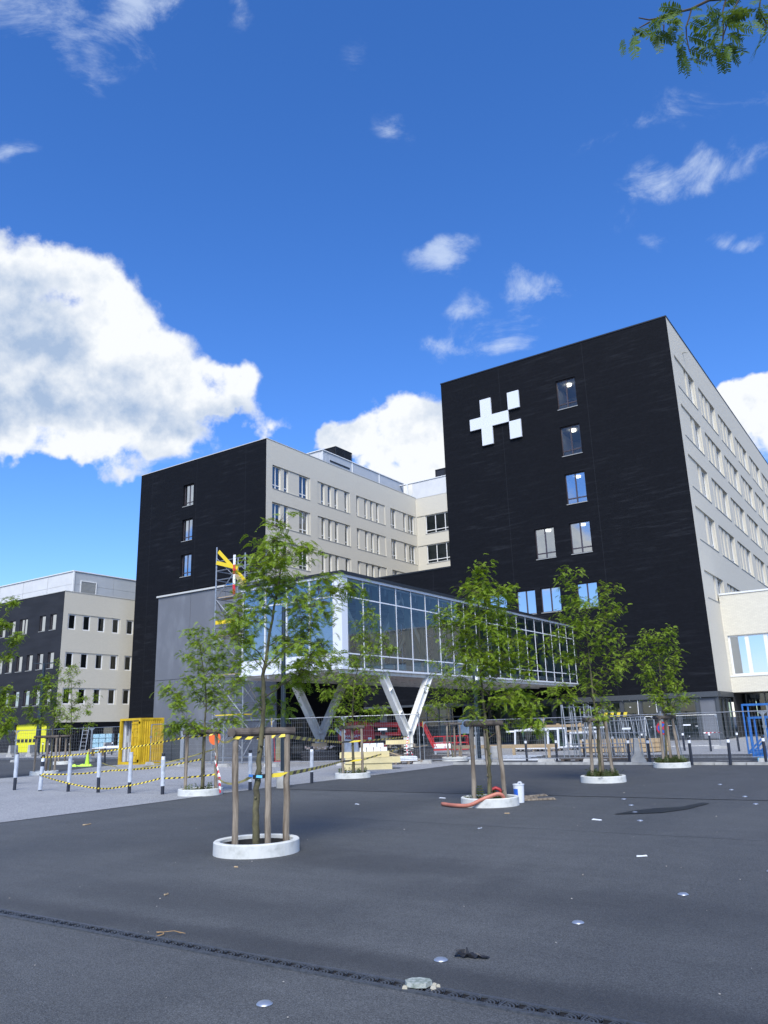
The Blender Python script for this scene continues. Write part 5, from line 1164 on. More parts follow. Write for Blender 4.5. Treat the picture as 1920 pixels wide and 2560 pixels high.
tp_ = MB(); tp_.cyl(0,.0,1.72,2.02,.024,8); tp_ = tp_.build('yellow_sleeve', M['cyellow'])
lb2_ = MB(); lb2_.box(1.55,-.012,1.36,1.95,-.007,1.44); lb2_ = lb2_.build('name_plate', M['reflect'])
def fence_run(pts, labels, foot_lab, zs=1.0):
    for i in range(len(pts)-1):
        (x0, y0), (x1, y1) = pts[i], pts[i+1]; L_ = math.hypot(x1-x0, y1-y0)
        e = empty('site_fence', (x0, y0, .05), math.atan2(y1-y0, x1-x0), label=labels[i], cat='fence', group='galvanised site fence panels'); e.scale = (L_/PW, 1, zs)
        obj('frame', fm_, e); obj('wire_mesh', fw_, e, kind='stuff'); obj('clamp', cl_, e)
        if i % 2 == 0: obj('yellow_sleeve', tp_, e)
        if i % 2 == 1: obj('name_plate', lb2_, e)
    for i, (x, y) in enumerate(pts):
        obj('fence_foot', ff_, None, (x, y, 0), math.atan2(pts[min(i+1,len(pts)-1)][1]-pts[max(i-1,0)][1], pts[min(i+1,len(pts)-1)][0]-pts[max(i-1,0)][0])+rng.uniform(-.15,.15), label='%s, %s from its left end' % (foot_lab, ('first','second','third','fourth','fifth','sixth','seventh','eighth')[i]), cat='concrete block', group='concrete feet under the site fence')
fence_run([(-34.4,28.4),(-31.5,27.9),(-30.2,26.9),(-27.3,26.7),(-24.6,27.0),(-21.35,28.05),(-18.3,29.35)],
  ['mesh fence panel beside the yellow container','mesh fence panel before the annex double door','mesh fence panel in front of the scaffold, left','mesh fence panel in front of the scaffold, right','mesh fence panel before the left V column','mesh fence panel before the red lift'], 'concrete foot under the left run of mesh fence')
fence_run([(-18.25,29.55),(-15.9,29.85),(-13.0,30.2),(-11.2,30.35),(-8.45,30.5),(-5.0,30.45),(-1.6,30.4),(1.8,30.4)],
  ['mesh fence panel right of the V column','mesh fence panel behind the tree with the hose','narrow mesh fence panel before the glazed frames','mesh fence panel before the steel rack','mesh fence panel left of the blue racks','mesh fence panel before the blue racks','mesh fence panel outside the right edge'], 'concrete foot under the right run of mesh fence', .83)
fence_run([(-66,32.5),(-58.5,32.0),(-51.5,31.2),(-44.0,31.7),(-37.1,31.0)],
  ['mesh fence panel at the far left','mesh fence panel before the yellow garage door','mesh fence panel before the water packs','mesh fence panel left of the yellow container'], 'concrete foot under the far left run of mesh fence')
fence_run([(-15.2,40.5),(-11.9,41.5),(-9.0,42.2)], ['far mesh fence panel before the green glazing','far mesh fence panel below the grey blank panel'], 'concrete foot of the far fence before the glazing', .8)

# ------------------------------------------------------------------ barrier tape
def tape(pts, label, w=.040, sag=.0, step=.075, ma='tblack', mb_='tyellow', twist=.3, cat='tape', grp='striped tapes'):
    pts = [Vector(p) for p in pts]; path = []
    for i in range(len(pts)-1):
        a, c = pts[i], pts[i+1]; L_ = (c-a).length; n = max(2, int(L_/step)); s = sag*L_*.06
        for k in range(n): t = k/n; path.append(a.lerp(c, t) + Vector((0,0,-s*4*t*(1-t))))
    path.append(pts[-1]); b = MB(); ph = rng.uniform(0, 6)
    off = []
    for i, p in enumerate(path):
        d = (path[min(i+1,len(path)-1)]-path[max(i-1,0)]).normalized(); sd = d.cross(Vector((0,0,1)))
        if sd.length < .1: sd = Vector((1,0,0))
        sd.normalize(); a = math.sin(i*.17+ph)*twist; off.append((Vector((0,0,1))*math.cos(a)+sd*math.sin(a))*w/2)
    for i in range(len(path)-1):
        b.mi = i % 2; sh = (path[i+1]-path[i])*.28
        e0 = sh if i > 0 else sh*0; e1 = sh if i < len(path)-2 else sh*0
        b.quad(tuple(path[i]-off[i]-e0), tuple(path[i+1]-off[i+1]-e1), tuple(path[i+1]+off[i+1]+e1), tuple(path[i]+off[i]+e0))
    return tag(obj('barrier_tape', b.build('barrier_tape', M[ma], M[mb_])), label, cat, grp)
A1, A3 = (-8.19,8.22), (-7.74,8.78)
GP = tri(-16.29,15.15,.40); EP = tri(-16.0,21.45,.32)
tape([(-22.83,14.69,.98),(GP[0][0],GP[0][1]-.05,1.46),(GP[2][0],GP[2][1]-.05,1.52),(A1[0],A1[1],1.50),(A1[0]+.2,A1[1]+.27,1.49),(A3[0],A3[1],1.51)], 'yellow and black tape at log height from the taped bollard to the nearest stakes', sag=.2)
tape([(A3[0],A3[1],1.50),(EP[0][0],EP[0][1]-.05,1.12),(EP[2][0],EP[2][1]-.05,1.14),(-21.6,33.5,1.05)], 'upper yellow and black tape from the nearest stakes back to the walkway column', sag=.02, step=.5, w=.055, twist=.1)
tape([(-22.83,14.69,.48),(-20.5,14.75,.16),(-19.6,14.75,.13),(-17.5,14.83,.42),(GP[2][0],GP[2][1]-.05,.50),(-7.98,8.36,.98)], 'yellow and black tape sagging low from the taped bollard to the nearest tree', sag=.25)
tape([(-7.94,8.34,.97),(A3[0],A3[1],.98),(EP[0][0],EP[0][1]-.05,.52),(EP[2][0],EP[2][1]-.05,.54),(-21.6,33.4,.62)], 'lower yellow and black tape from the nearest tree towards the V column', sag=.02, step=.5, w=.055, twist=.1)
tape([(-22.83,14.72,.50),(-20.2,15.3,.58),(GP[1][0],GP[1][1],.90)], 'yellow and black tape rising from the taped bollard to the stakes before the annex', sag=.3)
tape([(-38.5,28.5,.10),(-34.3,26.2,-.0+.03),(-29.0,22.5,.12),(GP[2][0],GP[2][1],1.15)], 'yellow and black tape lying by the container and rising to the stakes', sag=.1)
tape([(-8.02,8.34,.99),(-7.84,8.42,.97)], 'short blue tie on the trunk of the nearest tree', w=.035, ma='blue', mb_='cyan', grp=None)
def rw(pts, label): return tape(pts, label, w=.048, step=.08, ma='reflect', mb_='redwhite', twist=1.4, grp='red and white warning tapes')
rw([(GP[2][0],GP[2][1]-.05,1.05),(GP[2][0]+.05,GP[2][1]-.06,.8),(GP[2][0]+.22,GP[2][1]-.08,.45),(GP[2][0]+.27,GP[2][1]-.1,.05)], 'red and white tape hanging from the stake before the annex')
rw([(GP[2][0]+.02,GP[2][1]-.07,.85),(GP[2][0]+.15,GP[2][1]-.08,.6),(GP[2][0]+.20,GP[2][1]-.09,.12)], 'second red and white strand hanging beside the first on that stake')
rw([(-19.3,30.0,1.15),(-19.15,29.6,.75),(-19.0,29.4,.35),(-18.6,29.2,.02)], 'red and white tape hanging at the V column foot')
rw([(-19.1,29.7,.7),(-18.8,29.5,.35),(-18.9,29.3,.02)], 'loose red and white strand by the V column foot')
rw([(-33.0,21.7,.95),(-32.9,21.5,.72),(-32.7,21.3,.28)], 'red and white tape scrap on the left tree stake')
rw([(-9.0,39.0,.83),(-8.4,39.1,.84),(-8.2,39.1,.80)], 'red and white tape scrap tied to the bollard before the glazing')

# ------------------------------------------------------------------ yellow container with open door
ct = empty('shipping_container', (-36.15, 28.4, 0), label='yellow steel site container with one door open', cat='container')
W2, Lc, Hc = .86, 1.6, 2.40
b = MB()
for x in (-W2, W2-.12): b.box(x,0,.0,x+.12,.14,Hc); b.box(x,Lc-.14,0,x+.12,Lc,Hc)
for y in (0, Lc-.12): b.box(-W2+.12,y,0,W2-.12,y+.12,.14); b.box(-W2+.12,y,Hc-.12,W2-.12,y+.12,Hc)
for x in (-W2, W2-.12): b.box(x+.01,.14,0,x+.11,Lc-.14,.14); b.box(x+.01,.14,Hc-.1,x+.11,Lc-.14,Hc)
obj('frame', b.build('frame', M['cyellow']), ct)
def corr(x, y0, y1, z0, z1, n, d, ax):
    b = MB(); pr = []
    for i in range(n):
        t0 = y0+(y1-y0)*i/n; w = (y1-y0)/n
        pr += [(t0, 0), (t0+w*.35, 0), (t0+w*.5, d), (t0+w*.85, d)]
    pr.append((y1, 0))
    for (a, p), (c, q) in zip(pr[:-1], pr[1:]):
        if ax == 'x': b.quad((x+p,a,z0),(x+q,c,z0),(x+q,c,z1),(x+p,a,z1))
        else: b.quad((a,x+p,z0),(c,x+q,z0),(c,x+q,z1),(a,x+p,z1))
    return b
obj('side_panel', corr(W2-.06,.14,Lc-.14,.14,Hc-.1,9,.04,'x').build('side_panel', M['cyellow']), ct)
obj('side_panel', corr(-W2+.05,.14,Lc-.14,.14,Hc-.1,9,-.04,'x').build('side_panel', M['cyellow']), ct)
obj('inner_lining', corr(.55,-W2+.1,W2-.1,.14,Hc-.1,9,.06,'y').build('inner_lining', M['grey_in']), ct)
obj('inner_lining', corr(-W2+.14,.16,Lc-.2,.14,Hc-.1,5,.06,'x').build('inner_lining', M['grey_in']), ct)
b = MB(); b.box(-W2+.1,Lc-.2,.14,W2-.1,Lc-.1,Hc-.1); b.box(-W2+.1,.14,.02,W2-.1,Lc-.14,.12); b.box(-W2+.1,.14,Hc-.08,W2-.1,Lc-.14,Hc-.02); obj('inner_shell', b.build('inner_shell', M['grey_in']), ct)
b = MB(); b.box(-.10,-.12,1.15,.16,-.02,1.5); obj('switch_box', b.build('switch_box', M['sill_grey']), ct)
d = MB()
for z in (.14, Hc-.30): d.box(.22,-.05,z,W2-.02,0,z+.12)
for x in (.22, W2-.10): d.box(x,-.05,.14,x+.08,0,Hc-.16)
for z in (.5, .95, 1.4, 1.85): d.box(.28,-.045,z,W2-.1,-.01,z+.06)
d.box(.26,-.02,.2,W2-.08,-.005,Hc-.2)
dr_ = obj('door', d.build('door', M['cyellow']), ct)
d = MB()
for x in (.40, .68): d.tube([(x,-.075,.16),(x,-.075,Hc-.18)], .018, 6)
for z in (.3,1.0,1.7,2.1): d.box(.27,-.1,z,.37,-.05,z+.07); d.box(.61,-.1,z,.71,-.05,z+.07)
obj('lock_bar', d.build('lock_bar', M['cyellow']), dr_)
d = MB(); d.box(-W2-.62,-.55,.02,-W2-.56,.0,.04); d.hexa([(-W2+.00,-.02,.16),(-W2+.05,-.02,.16),(-W2-.25,-1.05,.16),(-W2-.30,-1.05,.16)][::-1],[(-W2+.00,-.02,Hc-.16),(-W2+.05,-.02,Hc-.16),(-W2-.25,-1.05,Hc-.16),(-W2-.30,-1.05,Hc-.16)][::-1]) if 0 else None

# ------------------------------------------------------------------ scaffold tower
sc_ = empty('scaffold_tower', (-28.6, 29.4, 0), label='galvanised scaffold tower with yellow boards before the grey annex', cat='scaffold')
so = (-28.6, 29.4, 0)
cn = {'a':(-30.35,28.9),'b':(-28.25,28.9),'c':(-30.35,30.5),'d':(-28.25,30.5),'e':(-27.95,29.6)}
tops = {'a':11.1,'b':10.5,'c':10.8,'d':11.4}
for k in 'abcd':
    b = MB(); x, y = cn[k]; b.tube([rel((x,y,.02),so), rel((x,y,tops[k]),so)], .038, 8)
    for z in np.arange(1.0, tops[k], 1.0): b.cyl(x-so[0], y-so[1], z-.03, z+.03, .045, 8)
    obj('standard', b.build('standard', M['galv']), sc_)
lv = [.3, 2.3, 4.3, 6.3, 8.3, 9.3, 10.3]
for i, z in enumerate(lv):
    for p, q in (('a','b'),('c','d'),('a','c'),('b','d')):
        if z > min(tops[p], tops[q]): continue
        for dz in (0, .5) if 1 < z < 9.5 else (0,):
            b = MB(); b.tube([rel((*cn[p],z+dz),so), rel((*cn[q],z+dz),so)], .028, 6); obj('ledger', b.build('ledger', M['galv']), sc_)
for i in range(5):
    z0, z1 = lv[i], lv[i]+2.0
    for s, (p, q) in enumerate((('a','b'),('d','c'),('a','c'),('d','b'))):
        if (i+s) % 2: p, q = q, p
        b = MB(); b.tube([rel((*cn[p],z0),so), rel((*cn[q],z1),so)], .027, 6); obj('brace', b.build('brace', M['galv']), sc_)
        if s < 2: b = MB(); b.tube([rel((*cn[q],z0+.4),so), rel((*cn[p],z1+.2),so)], .018, 6); obj('brace', b.build('brace', M['galv']), sc_)
for z in (2.3, 4.3, 6.3, 8.3):
    b = MB(); b.box(cn['a'][0]-so[0]+.05, 28.95-so[1], z+.03, cn['b'][0]-so[0]-.05, 29.6-so[1], z+.08); obj('deck', b.build('deck', M['plank_yellow'] if z in (2.3,) else M['timber']), sc_)
b = MB(); b.box(cn['a'][0]-so[0]+.05, 28.87-so[1], 6.95, cn['b'][0]-so[0]-.7, 28.91-so[1], 7.15); obj('toe_board', b.build('toe_board', M['plank_yellow']), sc_)
b = MB(); b.beam(rel((-30.2,28.88,10.85),so), rel((-28.15,28.88,8.95),so), .035, .19, (0,0,1)); obj('sloping_board', b.build('sloping_board', M['plank_yellow']), sc_)
b = MB(); b.beam(rel((-30.3,28.84,10.25),so), rel((-28.7,28.84,9.75),so), .035, .20, (0,0,1)); obj('sloping_board', b.build('sloping_board', M['plank_yellow']), sc_)
b = MB(); b.beam(rel((-29.0,28.80,9.6),so), rel((-28.2,28.80,8.75),so), .035, .22, (0,0,1)); obj('sloping_board', b.build('sloping_board', M['timber']), sc_)
b = MB()
for k in range(2,6): b.mi = k % 2; b.box(-29.0-so[0], 28.78-so[1], 7.35+k*.52, -28.85-so[0], 28.82-so[1], 7.35+(k+1)*.52)
obj('warning_board', b.build('warning_board', M['redwhite'], M['reflect']), sc_)
b = MB(); b.box(-29.6-so[0], 28.9-so[1], 8.95, -28.9-so[0], 29.0-so[1], 9.02); obj('blue_bar', b.build('blue_bar', M['blue']), sc_)
b = MB(); b.lathe([(.30,.0),(.30,.02),(.0001,.02)], 28); od = obj('orange_disc', b.build('orange_disc', M['orange']), None, (-27.75,26.6,1.28), (math.pi/2+.05,0,.3)); tag(od, 'round orange disc hanging on the mesh fence behind the stakes', 'sign')

# ------------------------------------------------------------------ lamp posts
def lamp(x, y, h, r, label, arms=2, r0=None):
    e = empty('street_lamp', (x, y, 0), label=label, cat='street lamp')
    b = MB(); b.tube([(0,0,0),(0,0,1.2),(0,0,h)], [r0 or r*1.15, r0 or r*1.15, r*.75], 14); obj('pole', b.build('pole', M['pole'], smooth=False), e)
    for s in ((-1,1) if arms == 2 else (1,)):
        b = MB(); b.tube([(0,0,h-.1), tuple(LAT*s*.35+Vector((0,0,h-.04)))], .03, 8); q = LAT*s
        b.beam(tuple(q*.3+Vector((0,0,h-.03))), tuple(q*.95+Vector((0,0,h+.02))), .26, .07); obj('lamp_head', b.build('lamp_head', M['pole']), e)
    return e
lamp(-67.0, 42.7, 8.1, .13, 'two armed dark street lamp left of the far block corner', 2, .24)
lamp(-86.0, 61.0, 9.2, .11, 'single armed dark street lamp before the beige far wall', 1)
lamp(-15.5, 17.5, 5.1, .075, 'blue grey lamp post rising from a concrete drum behind the nearest tree', 1, .075)
b = MB(); b.lathe([(.0001,.45),(.17,.45),(.19,.43),(.19,0)], 32); obj('concrete_drum', b.build('concrete_drum', M['concrete']), None, (-15.5,17.5,0), label='pale concrete drum round the lamp post foot', cat='concrete drum')
e = lamp(-16.4, 31.0, 4.9, .10, 'dark post with white number and arrow plate behind the hose tree', 1, .10)
def text(name, s, size, m, parent, loc, rot, align='CENTER', ext=.004, **kw):
    cu = bpy.data.curves.new(name, 'FONT'); cu.body = s; cu.size = size; cu.align_x = align; cu.align_y = 'CENTER'; cu.extrude = ext
    t = bpy.data.objects.new(name, cu); COL.objects.link(t); bpy.context.view_layer.update()
    me = bpy.data.meshes.new_from_object(t.evaluated_get(bpy.context.evaluated_depsgraph_get())); bpy.data.objects.remove(t); me.name = name
    me.materials.clear(); me.materials.append(m)
    return obj(name, me, parent, loc, rot, **kw)
FACE = math.atan2(LAT.y, LAT.x)
b = MB(); b.box(-.06,-.10,3.15,.30,-.07,4.15); pl_ = obj('direction_plate', b.build('direction_plate', M['pole']), e, (0,0,0), FACE)
text('number', '1', .50, M['reflect'], pl_, (.14,-.105,3.92), (math.pi/2,0,0)); 
b = MB(); b.poly([(.02,-.106,3.34),(.26,-.106,3.56),(.02,-.106,3.56)]); b.poly([(.08,-.106,3.42),(.14,-.106,3.36),(.29,-.106,3.52),(.24,-.106,3.56)]); obj('arrow', b.build('arrow', M['reflect']), pl_)

# ------------------------------------------------------------------ red boom lift
bl_ = empty('boom_lift', (-24.0, 35.0, 0), FACE, label='red boom lift with round engine cover behind the mesh fence', cat='boom lift')
b = MB(); b.box(-1.9,-.6,.42,.9,.6,.70); obj('chassis', b.build('chassis', M['red']), bl_)
for x in (-1.5, .5):
    for y in (-.72, .72):
        b = MB(); b.tube([(x,y-.14,.40),(x,y+.14,.40)], .40, 20); w_ = obj('wheel', b.build('wheel', M['rubber']), bl_)
        b = MB(); b.tube([(x,y-.15,.40),(x,y+.15,.40)], .18, 14); obj('rim', b.build('rim', M['sill_grey']), w_)
prof = [(-2.35,.80),(-2.40,1.15),(-2.30,1.50),(-2.05,1.76),(-1.55,1.86),(-1.0,1.84),(-.66,1.70),(-.52,1.40),(-.50,.80),(-.7,.72),(-2.2,.72)]
b = MB(); n = len(prof)
rows_ = [(-.62,.90),(-.55,1.0),(.45,1.0),(.55,.94)]
cxp, czp = -1.45, 1.25
R3 = [[(cxp+(x-cxp)*s, y, czp+(z-czp)*s) for x, z in prof] for y, s in rows_]
for r_ in range(3):
    for i in range(n): j = (i+1)%n; b.quad(R3[r_][i], R3[r_][j], R3[r_+1][j], R3[r_+1][i])
b.poly(R3[0][::-1]); b.poly(R3[3])
ec = obj('engine_cover', b.build('engine_cover', M['red']), bl_)
text('lettering', 'HARSAM', .21, M['reflect'], ec, (-1.62,-.63,1.12), (math.pi/2,0,0)); b = MB(); b.box(-.84,-.63,.86,-.66,-.625,1.04); obj('notice', b.build('notice', M['reflect']), ec)
b = MB(); b.beam((-1.3,-.1,1.66),(1.4,-.1,1.62),.20,.24); b.beam((1.35,-.1,1.62),(2.1,-.1,1.60),.16,.18); obj('boom', b.build('boom', M['red']), bl_)
b = MB(); b.beam((-.6,-.1,1.20),(.85,-.1,1.16),.14,.16); b.beam((.75,-.1,1.10),(.80,-.1,1.62),.14,.14); obj('lower_arm', b.build('lower_arm', M['red']), bl_)
b = MB(); b.beam((2.0,-.1,1.62),(2.55,-.1,.42),.12,.14); b.beam((2.15,.15,1.62),(2.70,.15,.42),.05,.05); obj('jib', b.build('jib', M['red']), bl_)
b = MB(); b.box(2.5,-.5,.28,4.3,.5,.34)
for x in (2.5,3.1,3.7,4.28):
    for y in (-.5,.48): b.box(x,y,.34,x+.03,y+.03,1.05 if 0 else .95)
for z in (.62,.95):
    for y in (-.5,.48): b.box(2.5,y,z,4.3,y+.03,z+.03)
    for x in (2.5,4.28): b.box(x,-.5,z,x+.03,.5,z+.03)
obj('basket', b.build('basket', M['red']), bl_)
b = MB(); b.cyl(-.3,0,.7,.85,.5,18); b.box(-.15,-.35,1.15,.05,-.2,1.35); b.box(-.95,.1,1.86,-.35,.3,2.0); obj('turntable', b.build('turntable', M['black']), bl_)

# ------------------------------------------------------------------ building materials behind the fence
bx_ = {}
def boxobj(name, x, y, z, sx, sy, sz, rz, m, label=None, cat=None, group=None, parent=None, kind=None):
    b = MB(); r = min(sx,sy,sz)*.04; b.hexa([(-sx/2,-sy/2,0),(sx/2,-sy/2,0),(sx/2,sy/2,0),(-sx/2,sy/2,0)],[(-sx/2+r,-sy/2+r,sz),(sx/2-r,-sy/2+r,sz),(sx/2-r,sy/2-r,sz),(-sx/2+r,sy/2-r,sz)])
    return tag(obj(name, b.build(name, m), parent, (x,y,z), rz), label, cat, group, kind)
Gf = 'yellow foam boards stacked by the fence'
for k, (x, y, z, sx, t) in enumerate(((-18.35,25.55,.0,1.9,'lowest'),(-18.15,25.65,.24,2.1,'middle and longest'),(-18.5,25.6,.45,1.9,'topmost'))):
    boxobj('foam_board', x, y, z, sx, .75, .20 if k else .23, FACE, M['foam'], t + ' yellow foam board of the stack by the ring', 'foam board', Gf)
for k in range(7):
    p = Vector((-18.65,25.7,0)) + LAT*((k % 4)*.27 - (.0 if k < 4 else -.14)) + DEP*.05; boxobj('white_block', p.x, p.y, .655+(k//4)*.15, .25, .3, .145, FACE+rng.uniform(-.05,.05), M['reflect'], '%s white building block %s on the yellow foam boards' % (('first','second','third','fourth','first','second','third')[k] + ' from the left', 'in the lower course' if k < 4 else 'in the upper course'), 'building block', 'white blocks on the foam boards')
def pallet(x, y, z, rz, label, w=1.2, d=.8, m='wood'):
    e = empty('pallet', (x,y,z), rz, label=label, cat='pallet', group='wooden pallets on the site')
    for i in range(7):
        b = MB(); b.box(-w/2,-d/2+i*(d-.09)/6,.12,w/2,-d/2+i*(d-.09)/6+.09,.142); obj('slat', b.build('slat', M[m]), e)
    for x_ in (-w/2,-.05,w/2-.1):
        b = MB(); b.box(x_,-d/2,.10,x_+.1,d/2,.119); b.box(x_,-d/2,0,x_+.1,d/2,.02)
        for y_ in (-d/2,-.05,d/2-.1): b.box(x_,y_,.02,x_+.1,y_+.1,.10)
        obj('bearer', b.build('bearer', M[m]), e)
    return e
pallet(-19.7,28.9,0,FACE,'low pallet under the plastic wrapped sheets'); pallet(-18.9,29.3,0,FACE,'low pallet by the V column tape')
pallet(-21.6,30.8,.62,FACE,'left pallet lying on the tall stack before the lift'); pallet(-20.5,31.3,.62,FACE,'right pallet lying on the tall stack before the lift')
b = MB()
g = np.random.default_rng(3)
for k in range(26):
    x = g.uniform(-.9,1.1); z = g.uniform(0,.55); b.beam((x-.6,g.uniform(-.3,.3),z),(x+.6,g.uniform(-.3,.3),z+g.uniform(-.25,.25)),.12,.04)
obj('timber_pile', b.build('timber_pile', M['wood']), None, (-20.9,31.2,.05), FACE, label='jumbled stack of old boards under two pallets before the lift', cat='timber pile')
boxobj('foam_block', -20.6,31.1,.765,1.1,.4,.18,FACE,M['foam'],'yellow foam block lying on top of the pallets','foam block')
b = MB(); b.beam((-1.2,0,.62),(.5,0,.02),.22,.04); obj('plank', b.build('plank', M['timber']), None, (-19.9,30.2,.1), FACE, label='long plank leaning down against the pallet stack', cat='plank')
for k, (x,y,s,t) in enumerate(((-19.9,28.8,1.3,'left'),(-18.95,29.2,1.0,'right'))):
    b = MB(); rr2 = random.Random(k)
    for i in range(3): b.hexa([(-s/2,-.3,.145+i*.06),(s/2,-.32,.145+i*.06),(s/2-.05,.3,.145+i*.06),(-s/2+.1,.3,.145+i*.06)],[(-s/2+.04,-.26,.20+i*.06+rr2.uniform(0,.02)),(s/2-.06,-.3,.195+i*.06),(s/2-.1,.28,.2+i*.06),(-s/2+.12,.27,.2+i*.06)])
    obj('wrapped_sheets', b.build('wrapped_sheets', M['wrap']), None, (x,y,.0), FACE, label='%s bundle of sheets in clear plastic on a low pallet' % t, cat='bundle')
# stacks of dark clay bricks
def brick_stack(x, y, nx, nz, label, rz=FACE, m='bricks_dark', ny=2):
    e = empty('brick_stack', (x,y,0), rz, label=label, cat='brick stack'); b = MB(); b.box(0,0,0,.205,.10,.062); me = b.build('brick', M[m])
    for k in range(nz):
        for i in range(nx):
            for j in range(ny): obj('brick', me, e, (-nx*.11+i*.215+(.1 if k % 2 else 0)+g.uniform(-.01,.01), j*.12, k*.072), g.uniform(-.04,.04))
    return e
brick_stack(-26.0,32.0,8,7,'wide stack of dark bricks before the left V column')
brick_stack(-19.1,30.6,5,8,'stack of dark bricks at the foot of the right V column')
boxobj('brown_box', -26.4,32.6,.52,.8,.5,.32,FACE,M['timber'],'brown carton on the dark brick stack','carton')
b = MB()
for k in range(30): x,y,z = g.uniform(-.8,.9),g.uniform(-.2,.3),g.uniform(.50,.62); s=g.uniform(.03,.07); b.hexa([(x-s,y-s,z),(x+s,y-s,z),(x+s,y+s,z),(x-s,y+s,z)],[(x-s*.6,y-s*.6,z+s),(x+s*.6,y-s*.5,z+s*1.3),(x+s*.5,y+s*.5,z+s),(x-s*.5,y+s*.6,z+s*1.1)])
obj('rubble', b.build('rubble', worn('rubble_mix', (.42,.25,.2), (.6,.58,.52), 6, .9, .1)), None, (-26.1,32.2,.05), FACE, kind='stuff')
# sack barrow lying upright, red with board
e = empty('hand_trolley', (-27.6,31.0,0), FACE, label='red hand trolley carrying a tall board before the annex door', cat='hand trolley')
b = MB(); b.tube([(-.30,0,.1),(-.36,-.08,1.35),(.30,-.08,1.35),(.36,0,.1)], .02, 8); b.tube([(-.33,-.04,.6),(.33,-.04,.6)], .015, 6); b.box(-.32,-.3,.04,.32,0,.06); obj('frame', b.build('frame', M['redwhite']), e)
b = MB(); b.hexa([(-.26,-.12,.08),(.26,-.12,.08),(.26,-.06,.08),(-.26,-.06,.08)],[(-.22,-.2,1.38),(.24,-.2,1.38),(.24,-.13,1.38),(-.22,-.13,1.38)]); obj('board', b.build('board', worn('ply_board', (.22,.20,.12), (.3,.28,.18), 3, .8, .1)), e)
for s in (-.38,.32): 
    b = MB(); b.tube([(s,.05,.12),(s+.06,.05,.12)], .12, 14); obj('wheel', b.build('wheel', M['rubber']), e)
# white sack by the lift
b = MB(); b.hexa([(-.45,-.3,0),(.45,-.3,0),(.45,.3,0),(-.45,.3,0)],[(-.28,-.22,1.0),(.34,-.24,.92),(.36,.2,.95),(-.3,.22,1.05)]); b.beam((-.30,-.1,1.1),(-.75,-.1,1.55),.05,.16); obj('bulk_bag', b.build('bulk_bag', M['wrap']), None, (-24.4,32.6,0), FACE, label='pale bulk bag standing left of the red lift', cat='bag')
# notice board, steel bottle, drum and timber rails right of the V column
b = MB(); b.box(-.37,-.03,.97,.37,.0,1.82); b.box(-.35,.0,0,-.29,.05,1.8); b.box(.29,.0,0,.35,.05,1.8); obj('info_board', b.build('info_board', worn('poster', (.45,.60,.68), (.60,.70,.74), 2, .5, 0)), None, (-24.2,44.0,0), FACE, label='pale blue notice board in the dark drop-off', cat='notice board')
b = MB(); b.lathe([(.0001,0),(.32,0),(.34,.05),(.34,.88),(.31,.90),(.29,.86)], 28); obj('concrete_pipe', b.build('concrete_pipe', M['concrete']), None, (-19.6,37.0,0), label='short upright concrete pipe behind the stakes', cat='pipe')
b = MB(); b.tube([(-.6,0,.33),(-.52,0,.33),(.45,0,.33),(.52,0,.33)],[.12,.32,.32,.14],18); b.box(-.5,-.3,0,-.4,.3,.1); b.box(.35,-.3,0,.45,.3,.1); obj('gas_tank', b.build('gas_tank', M['chrome'], smooth=False), None, (-22.6,38.6,.0), FACE, label='small shiny steel tank lying behind the fence', cat='tank')
b = MB(); b.lathe([(.0001,.62),(.20,.62),(.22,.6),(.22,0)], 28); obj('concrete_drum', b.build('concrete_drum', M['concrete']), None, (-15.6,31.0,0), label='concrete drum behind the stakes of the hose tree', cat='concrete drum')
e = empty('timber_rail', (-17.0,34.3,0), 0.02, label='long low timber rail on short legs behind the fence', cat='timber rail')
b = MB(); b.box(-2.6,-.03,.42,2.8,.03,.58); obj('rail', b.build('rail', M['timber']), e)
for x in (-2.2,-.4,.6,2.3): b = MB(); b.box(x,-.04,0,x+.12,.04,.42); obj('leg', b.build('leg', M['timber']), e)
for k in range(5):
    b = MB(); b.box(-1.6,-.05,0,1.6,.05,.05); obj('plastic_profile', b.build('plastic_profile', M['wrap']), None, (-16.8+.1*k,32.4+k*.35,.02+.015*k), .05*k-.1, label='%s long white plastic profile lying behind the fence' % ('nearest','second','third','fourth','furthest')[k], cat='profile', group='white profiles lying behind the fence')
b = MB(); b.box(-2.6,-.07,0,2.6,.07,.09); obj('white_beam', b.build('white_beam', M['white']), None, (-13.4,31.9,0), 0, label='long white beam on the ground before the glazed frames', cat='beam')
# leaning white window frames on pallets
def glazed(x, y, w, h, rz, label, z=.15, tilt=.12):
    e = empty('glazed_frame', (x,y,z), 0, label=label, cat='window frame', group='white glazed frames leaning in the yard'); e.rotation_euler = (-tilt, 0, rz)
    b = MB()
    for a in ((0,0,0,.09,.09,h),(w-.09,0,0,w,.09,h),(.09,0,0,w-.09,.09,.09),(.09,0,h-.09,w-.09,.09,h)): b.box(*a)
    obj('frame', b.build('frame', M['white']), e)
    q = MB(); q.quad((.09,.04,.09),(w-.09,.04,.09),(w-.09,.04,h-.09),(.09,.04,h-.09)); obj('pane', q.build('pane', M['glass_stack']), e)
glazed(-19.3,40.6,2.0,1.02,.0,'larger white glazed frame leaning in front'); glazed(-19.0,41.0,2.1,1.05,.02,'white glazed frame just behind the larger one',tilt=.10); glazed(-18.8,41.35,2.2,1.07,.02,'third white glazed frame leaning behind the first two',tilt=.09)
glazed(-16.75,42.2,1.1,.82,.0,'small white glazed frame leaning right of the large one'); glazed(-16.55,42.6,1.2,.85,.03,'small white frame just behind the right one'); glazed(-16.2,42.9,1.3,1.05,.03,'tallest of the right hand white frames')
